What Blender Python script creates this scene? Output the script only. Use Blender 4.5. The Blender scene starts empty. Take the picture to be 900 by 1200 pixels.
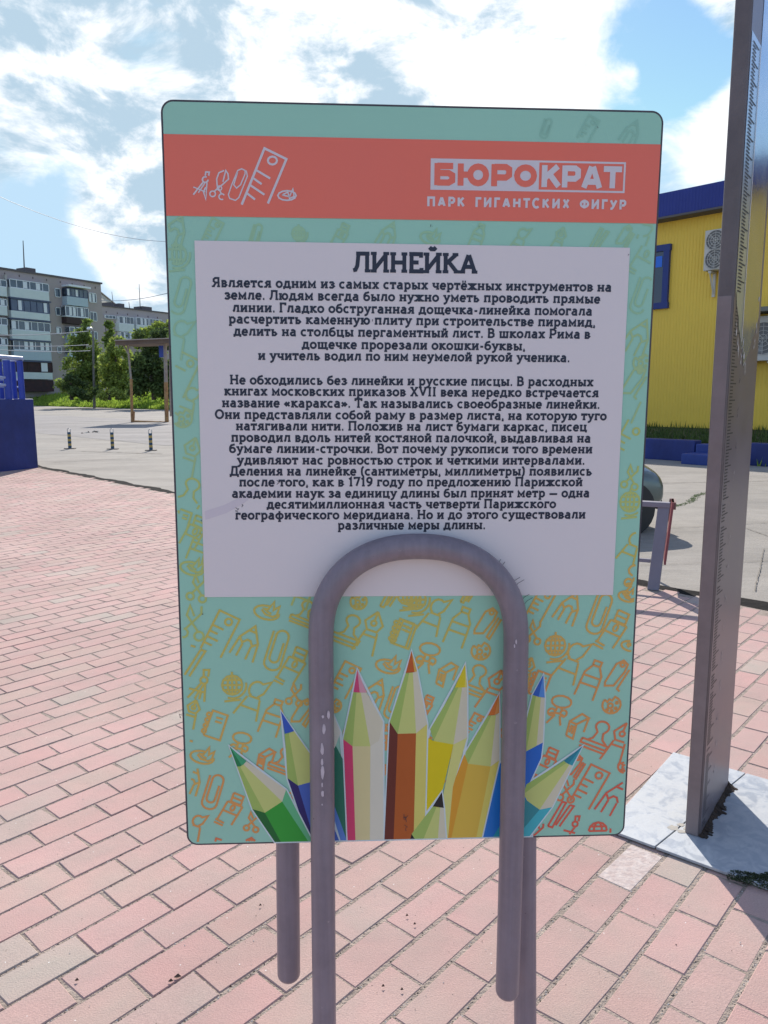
import bpy, math, random
import numpy as np
from mathutils import Vector, Matrix
random.seed(7)
R = math.radians
sc = bpy.context.scene
col = sc.collection

# ------------------------------------------------------------------ camera
F, PITCH, ROLL, H = 898.0, 0.1539, -0.0044, 1.33
cam_d = bpy.data.cameras.new('camera'); cam = bpy.data.objects.new('camera', cam_d); col.objects.link(cam)
cam_d.sensor_fit = 'VERTICAL'; cam_d.sensor_height = 34.6; cam_d.lens = 34.6*F/1200
cam_d.clip_start = 0.05; cam_d.clip_end = 5000
cam.matrix_world = Matrix.Translation((0, 0, H)) @ Matrix.Rotation(math.pi/2-PITCH, 4, 'X') @ Matrix.Rotation(ROLL, 4, 'Z')
sc.camera = cam
sc.render.resolution_x = 768; sc.render.resolution_y = 1024

SUN_EL, SUN_AZ = 34.5, -3.2        # degrees; azimuth from +Y, negative = left
sun_dir = Vector((math.sin(R(SUN_AZ))*math.cos(R(SUN_EL)), math.cos(R(SUN_AZ))*math.cos(R(SUN_EL)), math.sin(R(SUN_EL))))
sd = bpy.data.lights.new('sun', 'SUN'); sd.energy = 2.6; sd.angle = R(0.53); sd.color = (1.0, 0.93, 0.84)
so = bpy.data.objects.new('sun', sd); col.objects.link(so)
so.rotation_euler = sun_dir.to_track_quat('Z', 'Y').to_euler(); so.location = (0, 0, 30)
sc.view_settings.view_transform = 'Standard'; sc.view_settings.look = 'None'
sc.view_settings.exposure = 1.17; sc.view_settings.gamma = 1.0

# ray through a point of the 900x1200 photograph
def ray(px, py):
    x, y = (px-450)/F, -(py-600)/F
    c, s = math.cos(ROLL), math.sin(ROLL)
    x, y = c*x-s*y, s*x+c*y
    c, s = math.cos(PITCH), math.sin(PITCH)
    return Vector((x, c+s*y, -s+c*y))
def at(px, py, Y):
    r = ray(px, py); return r*(Y/r.y)+Vector((0, 0, H))
def ground(px, py, z=0.0):
    r = ray(px, py); return r*((z-H)/r.z)+Vector((0, 0, H))
def onplane(P0, n, px, py):
    r = ray(px, py); O = Vector((0, 0, H)); return O+r*((P0-O).dot(n)/r.dot(n))

# ------------------------------------------------------------------ world
w = bpy.data.worlds.new('World'); sc.world = w; w.use_nodes = True
nt = w.node_tree; N = nt.nodes; L = nt.links; N.clear()
def nd(t, **k):
    n = N.new(t)
    for a, b in k.items(): setattr(n, a, b)
    return n
def wmath(op, a, b=None, clamp=False):
    n = nd('ShaderNodeMath', operation=op); n.use_clamp = clamp
    for i, v in enumerate((a, b)):
        if v is None: continue
        if isinstance(v, (int, float)): n.inputs[i].default_value = v
        else: L.new(v, n.inputs[i])
    return n.outputs[0]
out = nd('ShaderNodeOutputWorld'); bg = nd('ShaderNodeBackground'); bg.inputs['Strength'].default_value = 0.15
L.new(bg.outputs[0], out.inputs[0])
sky = nd('ShaderNodeTexSky', sky_type='NISHITA'); sky.sun_disc = False
sky.sun_elevation = R(SUN_EL); sky.sun_rotation = R(SUN_AZ); sky.air_density = 1.0; sky.dust_density = 0.1; sky.ozone_density = 2.0
tc = nd('ShaderNodeTexCoord'); nrm = nd('ShaderNodeVectorMath', operation='NORMALIZE'); L.new(tc.outputs['Generated'], nrm.inputs[0])
mp = nd('ShaderNodeMapping'); mp.inputs['Scale'].default_value = (1, 1, 1.7); L.new(nrm.outputs[0], mp.inputs[0])
n1 = nd('ShaderNodeTexNoise'); n1.inputs['Scale'].default_value = 6.5; n1.inputs['Detail'].default_value = 12; n1.inputs['Roughness'].default_value = 0.60; n1.inputs['Distortion'].default_value = 0.35
L.new(mp.outputs[0], n1.inputs['Vector'])
n2 = nd('ShaderNodeTexNoise'); n2.inputs['Scale'].default_value = 8.5; n2.inputs['Detail'].default_value = 11; n2.inputs['Roughness'].default_value = 0.62; n2.inputs['Distortion'].default_value = 0.3
mp2 = nd('ShaderNodeMapping'); mp2.inputs['Location'].default_value = (3.1, 1.2, 5.3); mp2.inputs['Scale'].default_value = (1, 1, 1.8)
L.new(nrm.outputs[0], mp2.inputs[0]); L.new(mp2.outputs[0], n2.inputs['Vector'])
def blob(px, py, rad, amp):
    c = ray(px, py).normalized(); ra = rad/F
    d = nd('ShaderNodeVectorMath', operation='DOT_PRODUCT'); L.new(nrm.outputs[0], d.inputs[0]); d.inputs[1].default_value = c
    e = wmath('MULTIPLY', wmath('SUBTRACT', d.outputs['Value'], 1.0), 2.0/(ra*ra))   # -(r/ra)^2
    return wmath('MULTIPLY', wmath('EXPONENT', e), amp)
cov = 0.0
for b in ((150, 60, 300, .20), (590, 60, 120, .26), (430, 60, 160, .12), (350, 120, 220, .10), (680, 120, 60, .16), (835, 178, 44, .34), (862, 98, 30, .26), (850, 5, 36, .26), (738, 92, 16, .24), (815, 95, 45, -.2),
          (120, 275, 50, .26), (168, 300, 34, .22), (172, 345, 26, .22), (30, 285, 60, -.30), (60, 245, 40, -.14), (790, 40, 55, -.34), (740, 130, 50, -.12), (545, 45, 26, -.16), (95, 325, 36, -.2), (900, 260, 70, -.2), (150, 358, 26, -.16)):
    t = blob(*b); cov = t if cov == 0.0 else wmath('ADD', cov, t)
den = wmath('ADD', wmath('SUBTRACT', n1.outputs['Fac'], 0.45), cov)
mr = nd('ShaderNodeMapRange', interpolation_type='SMOOTHSTEP'); mr.inputs['From Min'].default_value = 0.0; mr.inputs['From Max'].default_value = 0.26
L.new(den, mr.inputs['Value'])
# thick parts go grey-blue, away from the sun side more so
shade = blob(150, 120, 330, .26)
shade = wmath('ADD', shade, wmath('MULTIPLY', blob(560, 40, 200, 1), -.10))
sh = wmath('ADD', wmath('ADD', wmath('MULTIPLY', wmath('SUBTRACT', n2.outputs['Fac'], 0.49), 3.2), shade), wmath('MULTIPLY', den, 0.5))
shm = nd('ShaderNodeMapRange', interpolation_type='SMOOTHSTEP'); shm.inputs['From Min'].default_value = 0.10; shm.inputs['From Max'].default_value = 0.66
L.new(sh, shm.inputs['Value'])
cc = nd('ShaderNodeMix', data_type='RGBA'); L.new(shm.outputs[0], cc.inputs['Factor'])
cc.inputs['A'].default_value = (3.6, 3.65, 3.72, 1); cc.inputs['B'].default_value = (1.5, 2.0, 2.42, 1)
skc = nd('ShaderNodeMix', data_type='RGBA', blend_type='MULTIPLY'); skc.inputs['Factor'].default_value = 1.0
L.new(sky.outputs[0], skc.inputs['A']); skc.inputs['B'].default_value = (.42, .47, .55, 1)
mx = nd('ShaderNodeMix', data_type='RGBA'); L.new(mr.outputs[0], mx.inputs['Factor'])
skd = nd('ShaderNodeMix', data_type='RGBA', blend_type='DARKEN'); skd.inputs['Factor'].default_value = 1.0
L.new(skc.outputs['Result'], skd.inputs['A']); skd.inputs['B'].default_value = (1.62, 2.3, 2.9, 1)
L.new(skd.outputs['Result'], mx.inputs['A']); L.new(cc.outputs['Result'], mx.inputs['B'])
L.new(mx.outputs['Result'], bg.inputs['Color'])

# ------------------------------------------------------------------ materials
def mat(name, color, rough=0.7, metal=0.0, var=0.0, vscale=6.0, color2=None, bump=0.0, bscale=60.0, spec=0.5, rnd=0.0, trans=0.0, coat=0.0, rvar=0.0):
    m = bpy.data.materials.new(name); m.use_nodes = True
    t = m.node_tree; n = t.nodes; l = t.links; p = n['Principled BSDF']
    p.inputs['Roughness'].default_value = rough; p.inputs['Metallic'].default_value = metal
    p.inputs['Specular IOR Level'].default_value = spec
    if coat: p.inputs['Coat Weight'].default_value = coat; p.inputs['Coat Roughness'].default_value = 0.12
    c = (*color, 1)
    src = None
    co = n.new('ShaderNodeTexCoord')
    if var or color2:
        no = n.new('ShaderNodeTexNoise'); no.inputs['Scale'].default_value = vscale; no.inputs['Detail'].default_value = 8; no.inputs['Roughness'].default_value = 0.65
        l.new(co.outputs['Object'], no.inputs['Vector'])
        ra = n.new('ShaderNodeMapRange'); ra.inputs['From Min'].default_value = 0.32; ra.inputs['From Max'].default_value = 0.68
        l.new(no.outputs['Fac'], ra.inputs['Value'])
        mi = n.new('ShaderNodeMix'); mi.data_type = 'RGBA'
        l.new(ra.outputs[0], mi.inputs['Factor'])
        c2 = color2 if color2 else tuple(v*(1-var) for v in color)
        mi.inputs['A'].default_value = (*c2, 1); mi.inputs['B'].default_value = c
        src = mi.outputs['Result']
        if rvar:
            rr = n.new('ShaderNodeMapRange'); rr.inputs['To Min'].default_value = max(0, rough-rvar); rr.inputs['To Max'].default_value = min(1, rough+rvar)
            l.new(ra.outputs[0], rr.inputs['Value']); l.new(rr.outputs[0], p.inputs['Roughness'])
    if rnd:
        ge = n.new('ShaderNodeNewGeometry'); oi = n.new('ShaderNodeObjectInfo')
        ad = n.new('ShaderNodeMath'); ad.operation = 'ADD'; l.new(ge.outputs['Random Per Island'], ad.inputs[0]); l.new(oi.outputs['Random'], ad.inputs[1])
        fr = n.new('ShaderNodeMath'); fr.operation = 'FRACT'; l.new(ad.outputs[0], fr.inputs[0])
        mr_ = n.new('ShaderNodeMapRange'); mr_.inputs['To Min'].default_value = 1-rnd; mr_.inputs['To Max'].default_value = 1+rnd; l.new(fr.outputs[0], mr_.inputs['Value'])
        hs = n.new('ShaderNodeHueSaturation'); l.new(mr_.outputs[0], hs.inputs['Value'])
        if src: l.new(src, hs.inputs['Color'])
        else: hs.inputs['Color'].default_value = c
        src = hs.outputs[0]
    if src: l.new(src, p.inputs['Base Color'])
    else: p.inputs['Base Color'].default_value = c
    if bump:
        nb = n.new('ShaderNodeTexNoise'); nb.inputs['Scale'].default_value = bscale; nb.inputs['Detail'].default_value = 6
        l.new(co.outputs['Object'], nb.inputs['Vector'])
        bp = n.new('ShaderNodeBump'); bp.inputs['Strength'].default_value = bump; bp.inputs['Distance'].default_value = 0.01
        l.new(nb.outputs['Fac'], bp.inputs['Height']); l.new(bp.outputs[0], p.inputs['Normal'])
    if trans:
        tr = n.new('ShaderNodeBsdfTranslucent'); ms = n.new('ShaderNodeMixShader'); ms.inputs[0].default_value = trans
        if src: l.new(src, tr.inputs['Color'])
        else: tr.inputs['Color'].default_value = c
        l.new(p.outputs[0], ms.inputs[1]); l.new(tr.outputs[0], ms.inputs[2]); l.new(ms.outputs[0], n['Material Output'].inputs[0])
    return m

# ------------------------------------------------------------------ mesh builder
class MB:
    def __init__(s): s.v = []; s.f = []; s.m = []
    def add(s, vs, fs, mi=0):
        b = len(s.v); s.v += [tuple(v) for v in vs]; s.f += [tuple(i+b for i in f) for f in fs]; s.m += [mi]*len(fs)
    def box(s, x0, x1, y0, y1, z0, z1, mi=0):
        s.add([(x0,y0,z0),(x1,y0,z0),(x1,y1,z0),(x0,y1,z0),(x0,y0,z1),(x1,y0,z1),(x1,y1,z1),(x0,y1,z1)],
              [(0,3,2,1),(4,5,6,7),(0,1,5,4),(1,2,6,5),(2,3,7,6),(3,0,4,7)], mi)
    def obox(s, O, U, V, W, mi=0):       # corner + 3 edge vectors
        O, U, V, W = map(Vector, (O, U, V, W))
        p = [O, O+U, O+U+V, O+V, O+W, O+U+W, O+U+V+W, O+V+W]
        f = [(0,3,2,1),(4,5,6,7),(0,1,5,4),(1,2,6,5),(2,3,7,6),(3,0,4,7)]
        if U.cross(V).dot(W) < 0: f = [tuple(reversed(q)) for q in f]
        s.add(p, f, mi)
    def tube(s, pts, r, n=16, cap=True, mi=0):
        pts = [Vector(p) for p in pts]; rs = r if isinstance(r, (list, tuple)) else [r]*len(pts)
        rings = []; prev = None
        for i, p in enumerate(pts):
            t = (pts[min(i+1, len(pts)-1)]-pts[max(i-1, 0)]).normalized()
            if prev is None:
                a = Vector((0, 0, 1)) if abs(t.z) < .9 else Vector((1, 0, 0)); x = t.cross(a).normalized()
            else: x = (prev-t*prev.dot(t)).normalized()
            prev = x; y = t.cross(x)
            rings.append([p+(x*math.cos(2*math.pi*k/n)+y*math.sin(2*math.pi*k/n))*rs[i] for k in range(n)])
        vs = [v for g in rings for v in g]
        fs = [(i*n+k, i*n+(k+1) % n, (i+1)*n+(k+1) % n, (i+1)*n+k) for i in range(len(pts)-1) for k in range(n)]
        if cap: fs += [tuple(reversed(range(n))), tuple(range((len(pts)-1)*n, len(pts)*n))]
        s.add(vs, fs, mi)
    def build(s, name, mats, parent=None, smooth=False, bevel=0.0, loc=None):
        me = bpy.data.meshes.new(name); me.from_pydata([tuple(v) for v in s.v], [], s.f)
        for m in (mats if isinstance(mats, (list, tuple)) else [mats]): me.materials.append(m)
        if any(s.m): me.polygons.foreach_set('material_index', s.m)
        if smooth: me.polygons.foreach_set('use_smooth', [True]*len(s.f))
        me.update()
        o = bpy.data.objects.new(name, me); col.objects.link(o)
        if parent: o.parent = parent
        if loc: o.location = loc
        if bevel:
            b = o.modifiers.new('bevel', 'BEVEL'); b.width = bevel; b.segments = 2; b.limit_method = 'ANGLE'
        if smooth:
            try: me.set_sharp_from_angle(angle=R(40))
            except Exception: pass
        return o
def tag(o, label=None, cat=None, group=None, kind=None):
    for k, v in (('label', label), ('category', cat), ('group', group), ('kind', kind)):
        if v: o[k] = v
    return o
def thing(name, label, cat, loc=(0, 0, 0), rz=0.0, group=None):
    o = bpy.data.objects.new(name, None); o.empty_display_size = .2; col.objects.link(o)
    o.location = loc; o.rotation_euler = (0, 0, rz); return tag(o, label, cat, group)
def copy_tree(o, parent=None):
    c = o.copy(); col.objects.link(c)
    if parent: c.parent = parent
    for ch in list(o.children): copy_tree(ch, c)
    return c

def weather(m, sc1=.35, lo=.84, stretch=(1, 3, 1)):
    t = m.node_tree; n = t.nodes; l = t.links; p = n['Principled BSDF']; src = p.inputs['Base Color'].links[0].from_socket
    g = n.new('ShaderNodeNewGeometry'); mp_ = n.new('ShaderNodeMapping'); mp_.inputs['Scale'].default_value = stretch; l.new(g.outputs['Position'], mp_.inputs[0])
    for scale, a, c, f0, f1 in ((sc1, lo, 1.05, .38, .62), (4.0, .9, 1.04, .35, .65), (160.0, .80, 1.15, .3, .7)):
        q = n.new('ShaderNodeTexNoise'); q.inputs['Scale'].default_value = scale; q.inputs['Detail'].default_value = 7; q.inputs['Roughness'].default_value = .65; l.new(mp_.outputs[0] if scale < 100 else g.outputs['Position'], q.inputs['Vector'])
        rr = n.new('ShaderNodeMapRange'); rr.inputs['From Min'].default_value = f0; rr.inputs['From Max'].default_value = f1; rr.inputs['To Min'].default_value = a; rr.inputs['To Max'].default_value = c; l.new(q.outputs['Fac'], rr.inputs['Value'])
        mm_ = n.new('ShaderNodeMix'); mm_.data_type = 'RGBA'; mm_.blend_type = 'MULTIPLY'; mm_.inputs['Factor'].default_value = 1; l.new(src, mm_.inputs['A']); l.new(rr.outputs[0], mm_.inputs['B']); src = mm_.outputs['Result']
    l.new(src, p.inputs['Base Color'])
M = {}
M['brick'] = None
M['joint'] = mat('sandy_joint', (.44, .36, .30), .95, color2=(.25, .20, .165), vscale=25, bump=.8, bscale=160)
M['asphalt'] = mat('dusty_asphalt', (.345, .315, .275), .93, color2=(.28, .26, .23), vscale=.9, bump=.5, bscale=45)
M['asphalt2'] = mat('road_asphalt', (.30, .28, .265), .93, color2=(.255, .24, .23), vscale=.6, bump=.5, bscale=40)
weather(M['asphalt']); weather(M['asphalt2'], .25, .82)
M['bitumen'] = mat('bitumen', (.028, .026, .025), 1.0, spec=.1, color2=(.012, .012, .012), vscale=12, bump=.8, bscale=30)
M['navy'] = mat('blue_paint', (.025, .05, .25), .55, color2=(.015, .03, .17), vscale=1.6, bump=.2, bscale=20)
weather(M['navy'], 1.2, .80, (1, 1, .35))
M['bluem'] = mat('blue_metal', (.02, .06, .42), .4, var=.2)
def tube_mat():
    m = mat('grey_tube_paint', (.255, .215, .25), .40, color2=(.20, .17, .20), vscale=14, bump=.10, bscale=70, rvar=.12)
    t = m.node_tree; n = t.nodes; l = t.links; p = n['Principled BSDF']
    src = p.inputs['Base Color'].links[0].from_socket
    co = n.new('ShaderNodeTexCoord')
    # long brush streaks down the tubes
    mp_ = n.new('ShaderNodeMapping'); mp_.inputs['Scale'].default_value = (120, 120, 5); l.new(co.outputs['Object'], mp_.inputs[0])
    a = n.new('ShaderNodeTexNoise'); a.inputs['Scale'].default_value = 1; a.inputs['Detail'].default_value = 4; l.new(mp_.outputs[0], a.inputs['Vector'])
    ra = n.new('ShaderNodeMapRange'); ra.inputs['From Min'].default_value = .35; ra.inputs['From Max'].default_value = .65; ra.inputs['To Min'].default_value = .93; ra.inputs['To Max'].default_value = 1.06; l.new(a.outputs['Fac'], ra.inputs['Value'])
    m1 = n.new('ShaderNodeMix'); m1.data_type = 'RGBA'; m1.blend_type = 'MULTIPLY'; m1.inputs['Factor'].default_value = 1; l.new(src, m1.inputs['A']); l.new(ra.outputs[0], m1.inputs['B'])
    # tiny rust and bare specks
    v = n.new('ShaderNodeTexNoise'); v.inputs['Scale'].default_value = 60; v.inputs['Detail'].default_value = 8; v.inputs['Roughness'].default_value = .7; l.new(co.outputs['Object'], v.inputs['Vector'])
    r2 = n.new('ShaderNodeMapRange'); r2.inputs['From Min'].default_value = .66; r2.inputs['From Max'].default_value = .71; l.new(v.outputs['Fac'], r2.inputs['Value'])
    m2 = n.new('ShaderNodeMix'); m2.data_type = 'RGBA'; l.new(r2.outputs[0], m2.inputs['Factor']); l.new(m1.outputs['Result'], m2.inputs['A']); m2.inputs['B'].default_value = (.34, .29, .31, 1)
    r3 = n.new('ShaderNodeMapRange'); r3.inputs['From Min'].default_value = .31; r3.inputs['From Max'].default_value = .27; l.new(v.outputs['Fac'], r3.inputs['Value'])
    m3 = n.new('ShaderNodeMix'); m3.data_type = 'RGBA'; l.new(r3.outputs[0], m3.inputs['Factor']); l.new(m2.outputs['Result'], m3.inputs['A']); m3.inputs['B'].default_value = (.06, .045, .05, 1)
    l.new(m3.outputs['Result'], p.inputs['Base Color'])
    return m
M['grey'] = tube_mat()

# brick material : pink and beige variants, speckles
def brick_mat():
    m = bpy.data.materials.new('pink_paver'); m.use_nodes = True
    t = m.node_tree; n = t.nodes; l = t.links; p = n['Principled BSDF']; p.inputs['Roughness'].default_value = .88; p.inputs['Specular IOR Level'].default_value = .35
    ge = n.new('ShaderNodeNewGeometry'); oi = n.new('ShaderNodeObjectInfo'); co = n.new('ShaderNodeTexCoord')
    ad = n.new('ShaderNodeMath'); ad.operation = 'ADD'; l.new(ge.outputs['Random Per Island'], ad.inputs[0]); l.new(oi.outputs['Random'], ad.inputs[1])
    fr = n.new('ShaderNodeMath'); fr.operation = 'FRACT'; l.new(ad.outputs[0], fr.inputs[0])
    rp = n.new('ShaderNodeValToRGB'); cr = rp.color_ramp; l.new(fr.outputs[0], rp.inputs[0])
    cols = [(0, (.52, .335, .30)), (.2, (.50, .335, .295)), (.4, (.55, .34, .31)), (.55, (.505, .35, .30)), (.7, (.535, .32, .29)), (.82, (.505, .34, .295)), (.9, (.52, .34, .305)), (.95, (.475, .365, .315))]
    cr.elements[0].position = 0; cr.elements[0].color = (*cols[0][1], 1); cr.elements[1].position = .95; cr.elements[1].color = (*cols[-1][1], 1)
    for a, c in cols[1:-1]: e = cr.elements.new(a); e.color = (*c, 1)
    no = n.new('ShaderNodeTexNoise'); no.inputs['Scale'].default_value = 9; no.inputs['Detail'].default_value = 7; l.new(ge.outputs['Position'], no.inputs['Vector'])
    r1 = n.new('ShaderNodeMapRange'); r1.inputs['From Min'].default_value = .35; r1.inputs['From Max'].default_value = .7; l.new(no.outputs['Fac'], r1.inputs['Value'])
    m1 = n.new('ShaderNodeMix'); m1.data_type = 'RGBA'; l.new(r1.outputs[0], m1.inputs['Factor']); l.new(rp.outputs[0], m1.inputs['A']); 
    mm = n.new('ShaderNodeMix'); mm.data_type = 'RGBA'; mm.blend_type = 'MULTIPLY'; mm.inputs['Factor'].default_value = 1; l.new(rp.outputs[0], mm.inputs['A']); mm.inputs['B'].default_value = (.90, 1.0, .985, 1)
    l.new(mm.outputs['Result'], m1.inputs['B'])
    # fine grain
    n3 = n.new('ShaderNodeTexNoise'); n3.inputs['Scale'].default_value = 260; n3.inputs['Detail'].default_value = 4; l.new(ge.outputs['Position'], n3.inputs['Vector'])
    r3 = n.new('ShaderNodeMapRange'); r3.inputs['From Min'].default_value = .3; r3.inputs['From Max'].default_value = .7; r3.inputs['To Min'].default_value = .90; r3.inputs['To Max'].default_value = 1.09; l.new(n3.outputs['Fac'], r3.inputs['Value'])
    m3 = n.new('ShaderNodeMix'); m3.data_type = 'RGBA'; m3.blend_type = 'MULTIPLY'; m3.inputs['Factor'].default_value = 1
    l.new(m1.outputs['Result'], m3.inputs['A']); l.new(r3.outputs[0], m3.inputs['B'])
    # dark pits and pale quartz specks
    v = n.new('ShaderNodeTexVoronoi'); v.inputs['Scale'].default_value = 38; l.new(ge.outputs['Position'], v.inputs['Vector'])
    lt = n.new('ShaderNodeMath'); lt.operation = 'LESS_THAN'; lt.inputs[1].default_value = .06; l.new(v.outputs['Distance'], lt.inputs[0])
    sp = n.new('ShaderNodeSeparateColor'); l.new(v.outputs['Color'], sp.inputs[0])
    gt = n.new('ShaderNodeMath'); gt.operation = 'GREATER_THAN'; gt.inputs[1].default_value = .3; l.new(sp.outputs[0], gt.inputs[0])
    mu = n.new('ShaderNodeMath'); mu.operation = 'MULTIPLY'; l.new(lt.outputs[0], mu.inputs[0]); l.new(gt.outputs[0], mu.inputs[1])
    cs = n.new('ShaderNodeMix'); cs.data_type = 'RGBA'; g2 = n.new('ShaderNodeMath'); g2.operation = 'GREATER_THAN'; g2.inputs[1].default_value = .5; l.new(sp.outputs[1], g2.inputs[0])
    l.new(g2.outputs[0], cs.inputs['Factor']); cs.inputs['A'].default_value = (.13, .1, .09, 1); cs.inputs['B'].default_value = (.8, .78, .74, 1)
    m4 = n.new('ShaderNodeMix'); m4.data_type = 'RGBA'; l.new(mu.outputs[0], m4.inputs['Factor']); l.new(m3.outputs['Result'], m4.inputs['A']); l.new(cs.outputs['Result'], m4.inputs['B'])
    # dirt stains, large
    n5 = n.new('ShaderNodeTexNoise'); n5.inputs['Scale'].default_value = 1.3; n5.inputs['Detail'].default_value = 6; l.new(ge.outputs['Position'], n5.inputs['Vector'])
    r5 = n.new('ShaderNodeMapRange'); r5.inputs['From Min'].default_value = .35; r5.inputs['From Max'].default_value = .65; r5.inputs['To Min'].default_value = .85; r5.inputs['To Max'].default_value = 1.03; l.new(n5.outputs['Fac'], r5.inputs['Value'])
    m5 = n.new('ShaderNodeMix'); m5.data_type = 'RGBA'; m5.blend_type = 'MULTIPLY'; m5.inputs['Factor'].default_value = 1
    l.new(m4.outputs['Result'], m5.inputs['A']); l.new(r5.outputs[0], m5.inputs['B'])
    l.new(m5.outputs['Result'], p.inputs['Base Color'])
    bp = n.new('ShaderNodeBump'); bp.inputs['Strength'].default_value = .35; bp.inputs['Distance'].default_value = .004; l.new(n3.outputs['Fac'], bp.inputs['Height'])
    b2 = n.new('ShaderNodeBump'); b2.inputs['Strength'].default_value = .5; b2.inputs['Distance'].default_value = .006; l.new(no.outputs['Fac'], b2.inputs['Height']); l.new(bp.outputs[0], b2.inputs['Normal'])
    l.new(b2.outputs[0], p.inputs['Normal'])
    return m
M['brick'] = brick_mat()

# ================================================================== GROUND
KA, KB = Vector((-6.37, 14.09)), Vector((2.36, 4.57))
kd = (KB-KA).normalized(); kn = Vector((-kd.y, kd.x))      # kn points beyond the pavement edge
if kn.y < 0: kn = -kn
K0, K1 = KA-kd*30, KB+kd*14
b = MB(); b.add([(-600, -60, -.03), (600, -60, -.03), (600, 1500, -.03), (-600, 1500, -.03)], [(0, 1, 2, 3)])
tag(b.build('ground', mat('far_ground', (.20, .22, .12), .95, color2=(.15, .17, .09), vscale=.05)), kind='structure')
b = MB(); b.add([(-110, -40, -.022), (80, -40, -.022), (80, 75, -.022), (-110, 130, -.022)], [(0, 1, 2, 3)])
tag(b.build('asphalt', M['asphalt']), kind='structure')
# road strip crossing behind the bollards
r0, r1 = ground(45, 507), ground(200, 522)
rd = (r1-r0).normalized(); p0 = r0-rd*60; p1 = r0+rd*9.5
rn = Vector((-rd.y, rd.x, 0)); rn = rn if rn.y > 0 else -rn
b = MB(); q = [p0, p1, p1+rn*9+rd*3, p0+rn*9]
b.add([(v.x, v.y, -.017) for v in q], [(0, 1, 2, 3)]); tag(b.build('road', M['asphalt2']), kind='structure')
ck = MB(); kr = random.Random(31)
def crack(a, c, w0, wob=.12, n=60):
    a = Vector(a[:2]); c = Vector(c[:2]); d_ = (c-a); pn = Vector((-d_.y, d_.x)).normalized(); off = 0; P = []
    for i in range(n+1):
        off += kr.gauss(0, wob*d_.length/n); t = i/n; p = a+d_*t+pn*off*math.sin(math.pi*t)
        ww = w0*kr.uniform(.3, 1.2); P.append((p-pn*ww, p+pn*ww))
    ck.add([(q.x, q.y, -.0135) for pr_ in P for q in pr_], [(2*i, 2*i+1, 2*i+3, 2*i+2) for i in range(n)])
for a, c, w0 in (((60, 514), (200, 517), .02), ((95, 528), (190, 531), .03), ((60, 541), (200, 533), .015), ((50, 485), (150, 489), .03), ((700, 620), (905, 610), .006), ((745, 660), (900, 655), .004), ((760, 565), (905, 562), .012), ((885, 690), (896, 640), .004), ((868, 615), (905, 628), .006)):
    crack(ground(*a), ground(*c), w0)
tag(ck.build('asphalt_cracks', mat('crack_dirt', (.17, .15, .125), .95)), kind='structure')
# repaired patch of asphalt on the right side
q = [ground(700, 600), ground(905, 604), ground(930, 640), ground(900, 585), ground(760, 570)]
pv = MB(); e0, e1 = K0, K1
q = [(K0.x, K0.y), (K1.x, K1.y), (K1.x-12, K1.y-22), (K0.x-25, K0.y-60)]
pv.add([(a, c, -.0022) for a, c in q], [(0, 3, 2, 1)])
pavement = tag(pv.build('pavement', M['joint']), kind='structure')

# bitumen joint along the pavement edge
random.seed(3)
b = MB(); n = 420; pts = []
for i in range(n+1):
    t = i/n; c = K0.lerp(K1, t); wd = .165+.03*math.sin(i*.7)+random.uniform(-.02, .02)
    a = c-kn*(.012+random.uniform(-.008, .008)); d = c+kn*wd
    pts += [(a.x, a.y, -.012), (a.x, a.y, -.002), (d.x, d.y, -.002-.004*random.random()), (d.x, d.y, -.03)]
b.add(pts, [(i*4+k, i*4+4+k, i*4+5+k, i*4+1+k) for i in range(n) for k in range(3)])
tag(b.build('edge_joint', M['bitumen']), kind='structure')

# ---- paving bricks
TH = R(48.4); BU = Vector((math.cos(TH), math.sin(TH))); BW = Vector((math.sin(TH), -math.cos(TH)))
BA, BB, PH = .2135, .1085, .0098
def brick_verts(L2, W2, jx, top, rng):
    ch = .0022; v = []
    cor = [(-L2, -W2), (L2, -W2), (L2, W2), (-L2, W2)]
    cor = [(x+rng.uniform(-jx, jx), y+rng.uniform(-jx, jx)) for x, y in cor]
    if rng.random() < .3:
        k = rng.randrange(4); q = rng.uniform(.93, .98); cor[k] = (cor[k][0]*q, cor[k][1]*(q-.02))
    tl = [top+rng.uniform(-.0007, .0007) for _ in range(4)]
    v += [(x, y, -.03) for x, y in cor]
    v += [(x, y, tl[i]-ch) for i, (x, y) in enumerate(cor)]
    v += [(x*(1-ch/L2), y*(1-ch/W2), tl[i]) for i, (x, y) in enumerate(cor)]
    f = [(8, 9, 10, 11)]
    for k in range(4):
        a, c = k, (k+1) % 4
        f += [(a, c, 4+c, 4+a), (4+a, 4+c, 8+c, 8+a)]
    return v, f
rng = random.Random(11)
variants = []
for i in range(14):
    v, f = brick_verts(.1047-rng.uniform(0, .0015), (.0497 if i < 7 else .0518)-rng.uniform(0, .0008), .0010, 0.0, rng)
    me = bpy.data.meshes.new('paving_brick'); me.from_pydata(v, [], f); me.materials.append(M['brick']); variants.append(me)
cells = []
for r in range(-140, 60):
    wc = PH+(r+.5)*BB; uph = 1.323 if r % 2 else 1.426
    drift = .012*math.sin(r*1.7)+.006*math.sin(r*.37)
    for c in range(-60, 110):
        uc = uph+(c+.5)*BA+(drift if r < -14 else drift*.4)
        p = BU*uc+BW*wc
        d = (p-KA).dot(kn)
        if d > -.05 or p.y < -2.5 or p.x < -14 or p.x > 5.5: continue
        cells.append((p, r, c, d))
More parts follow.
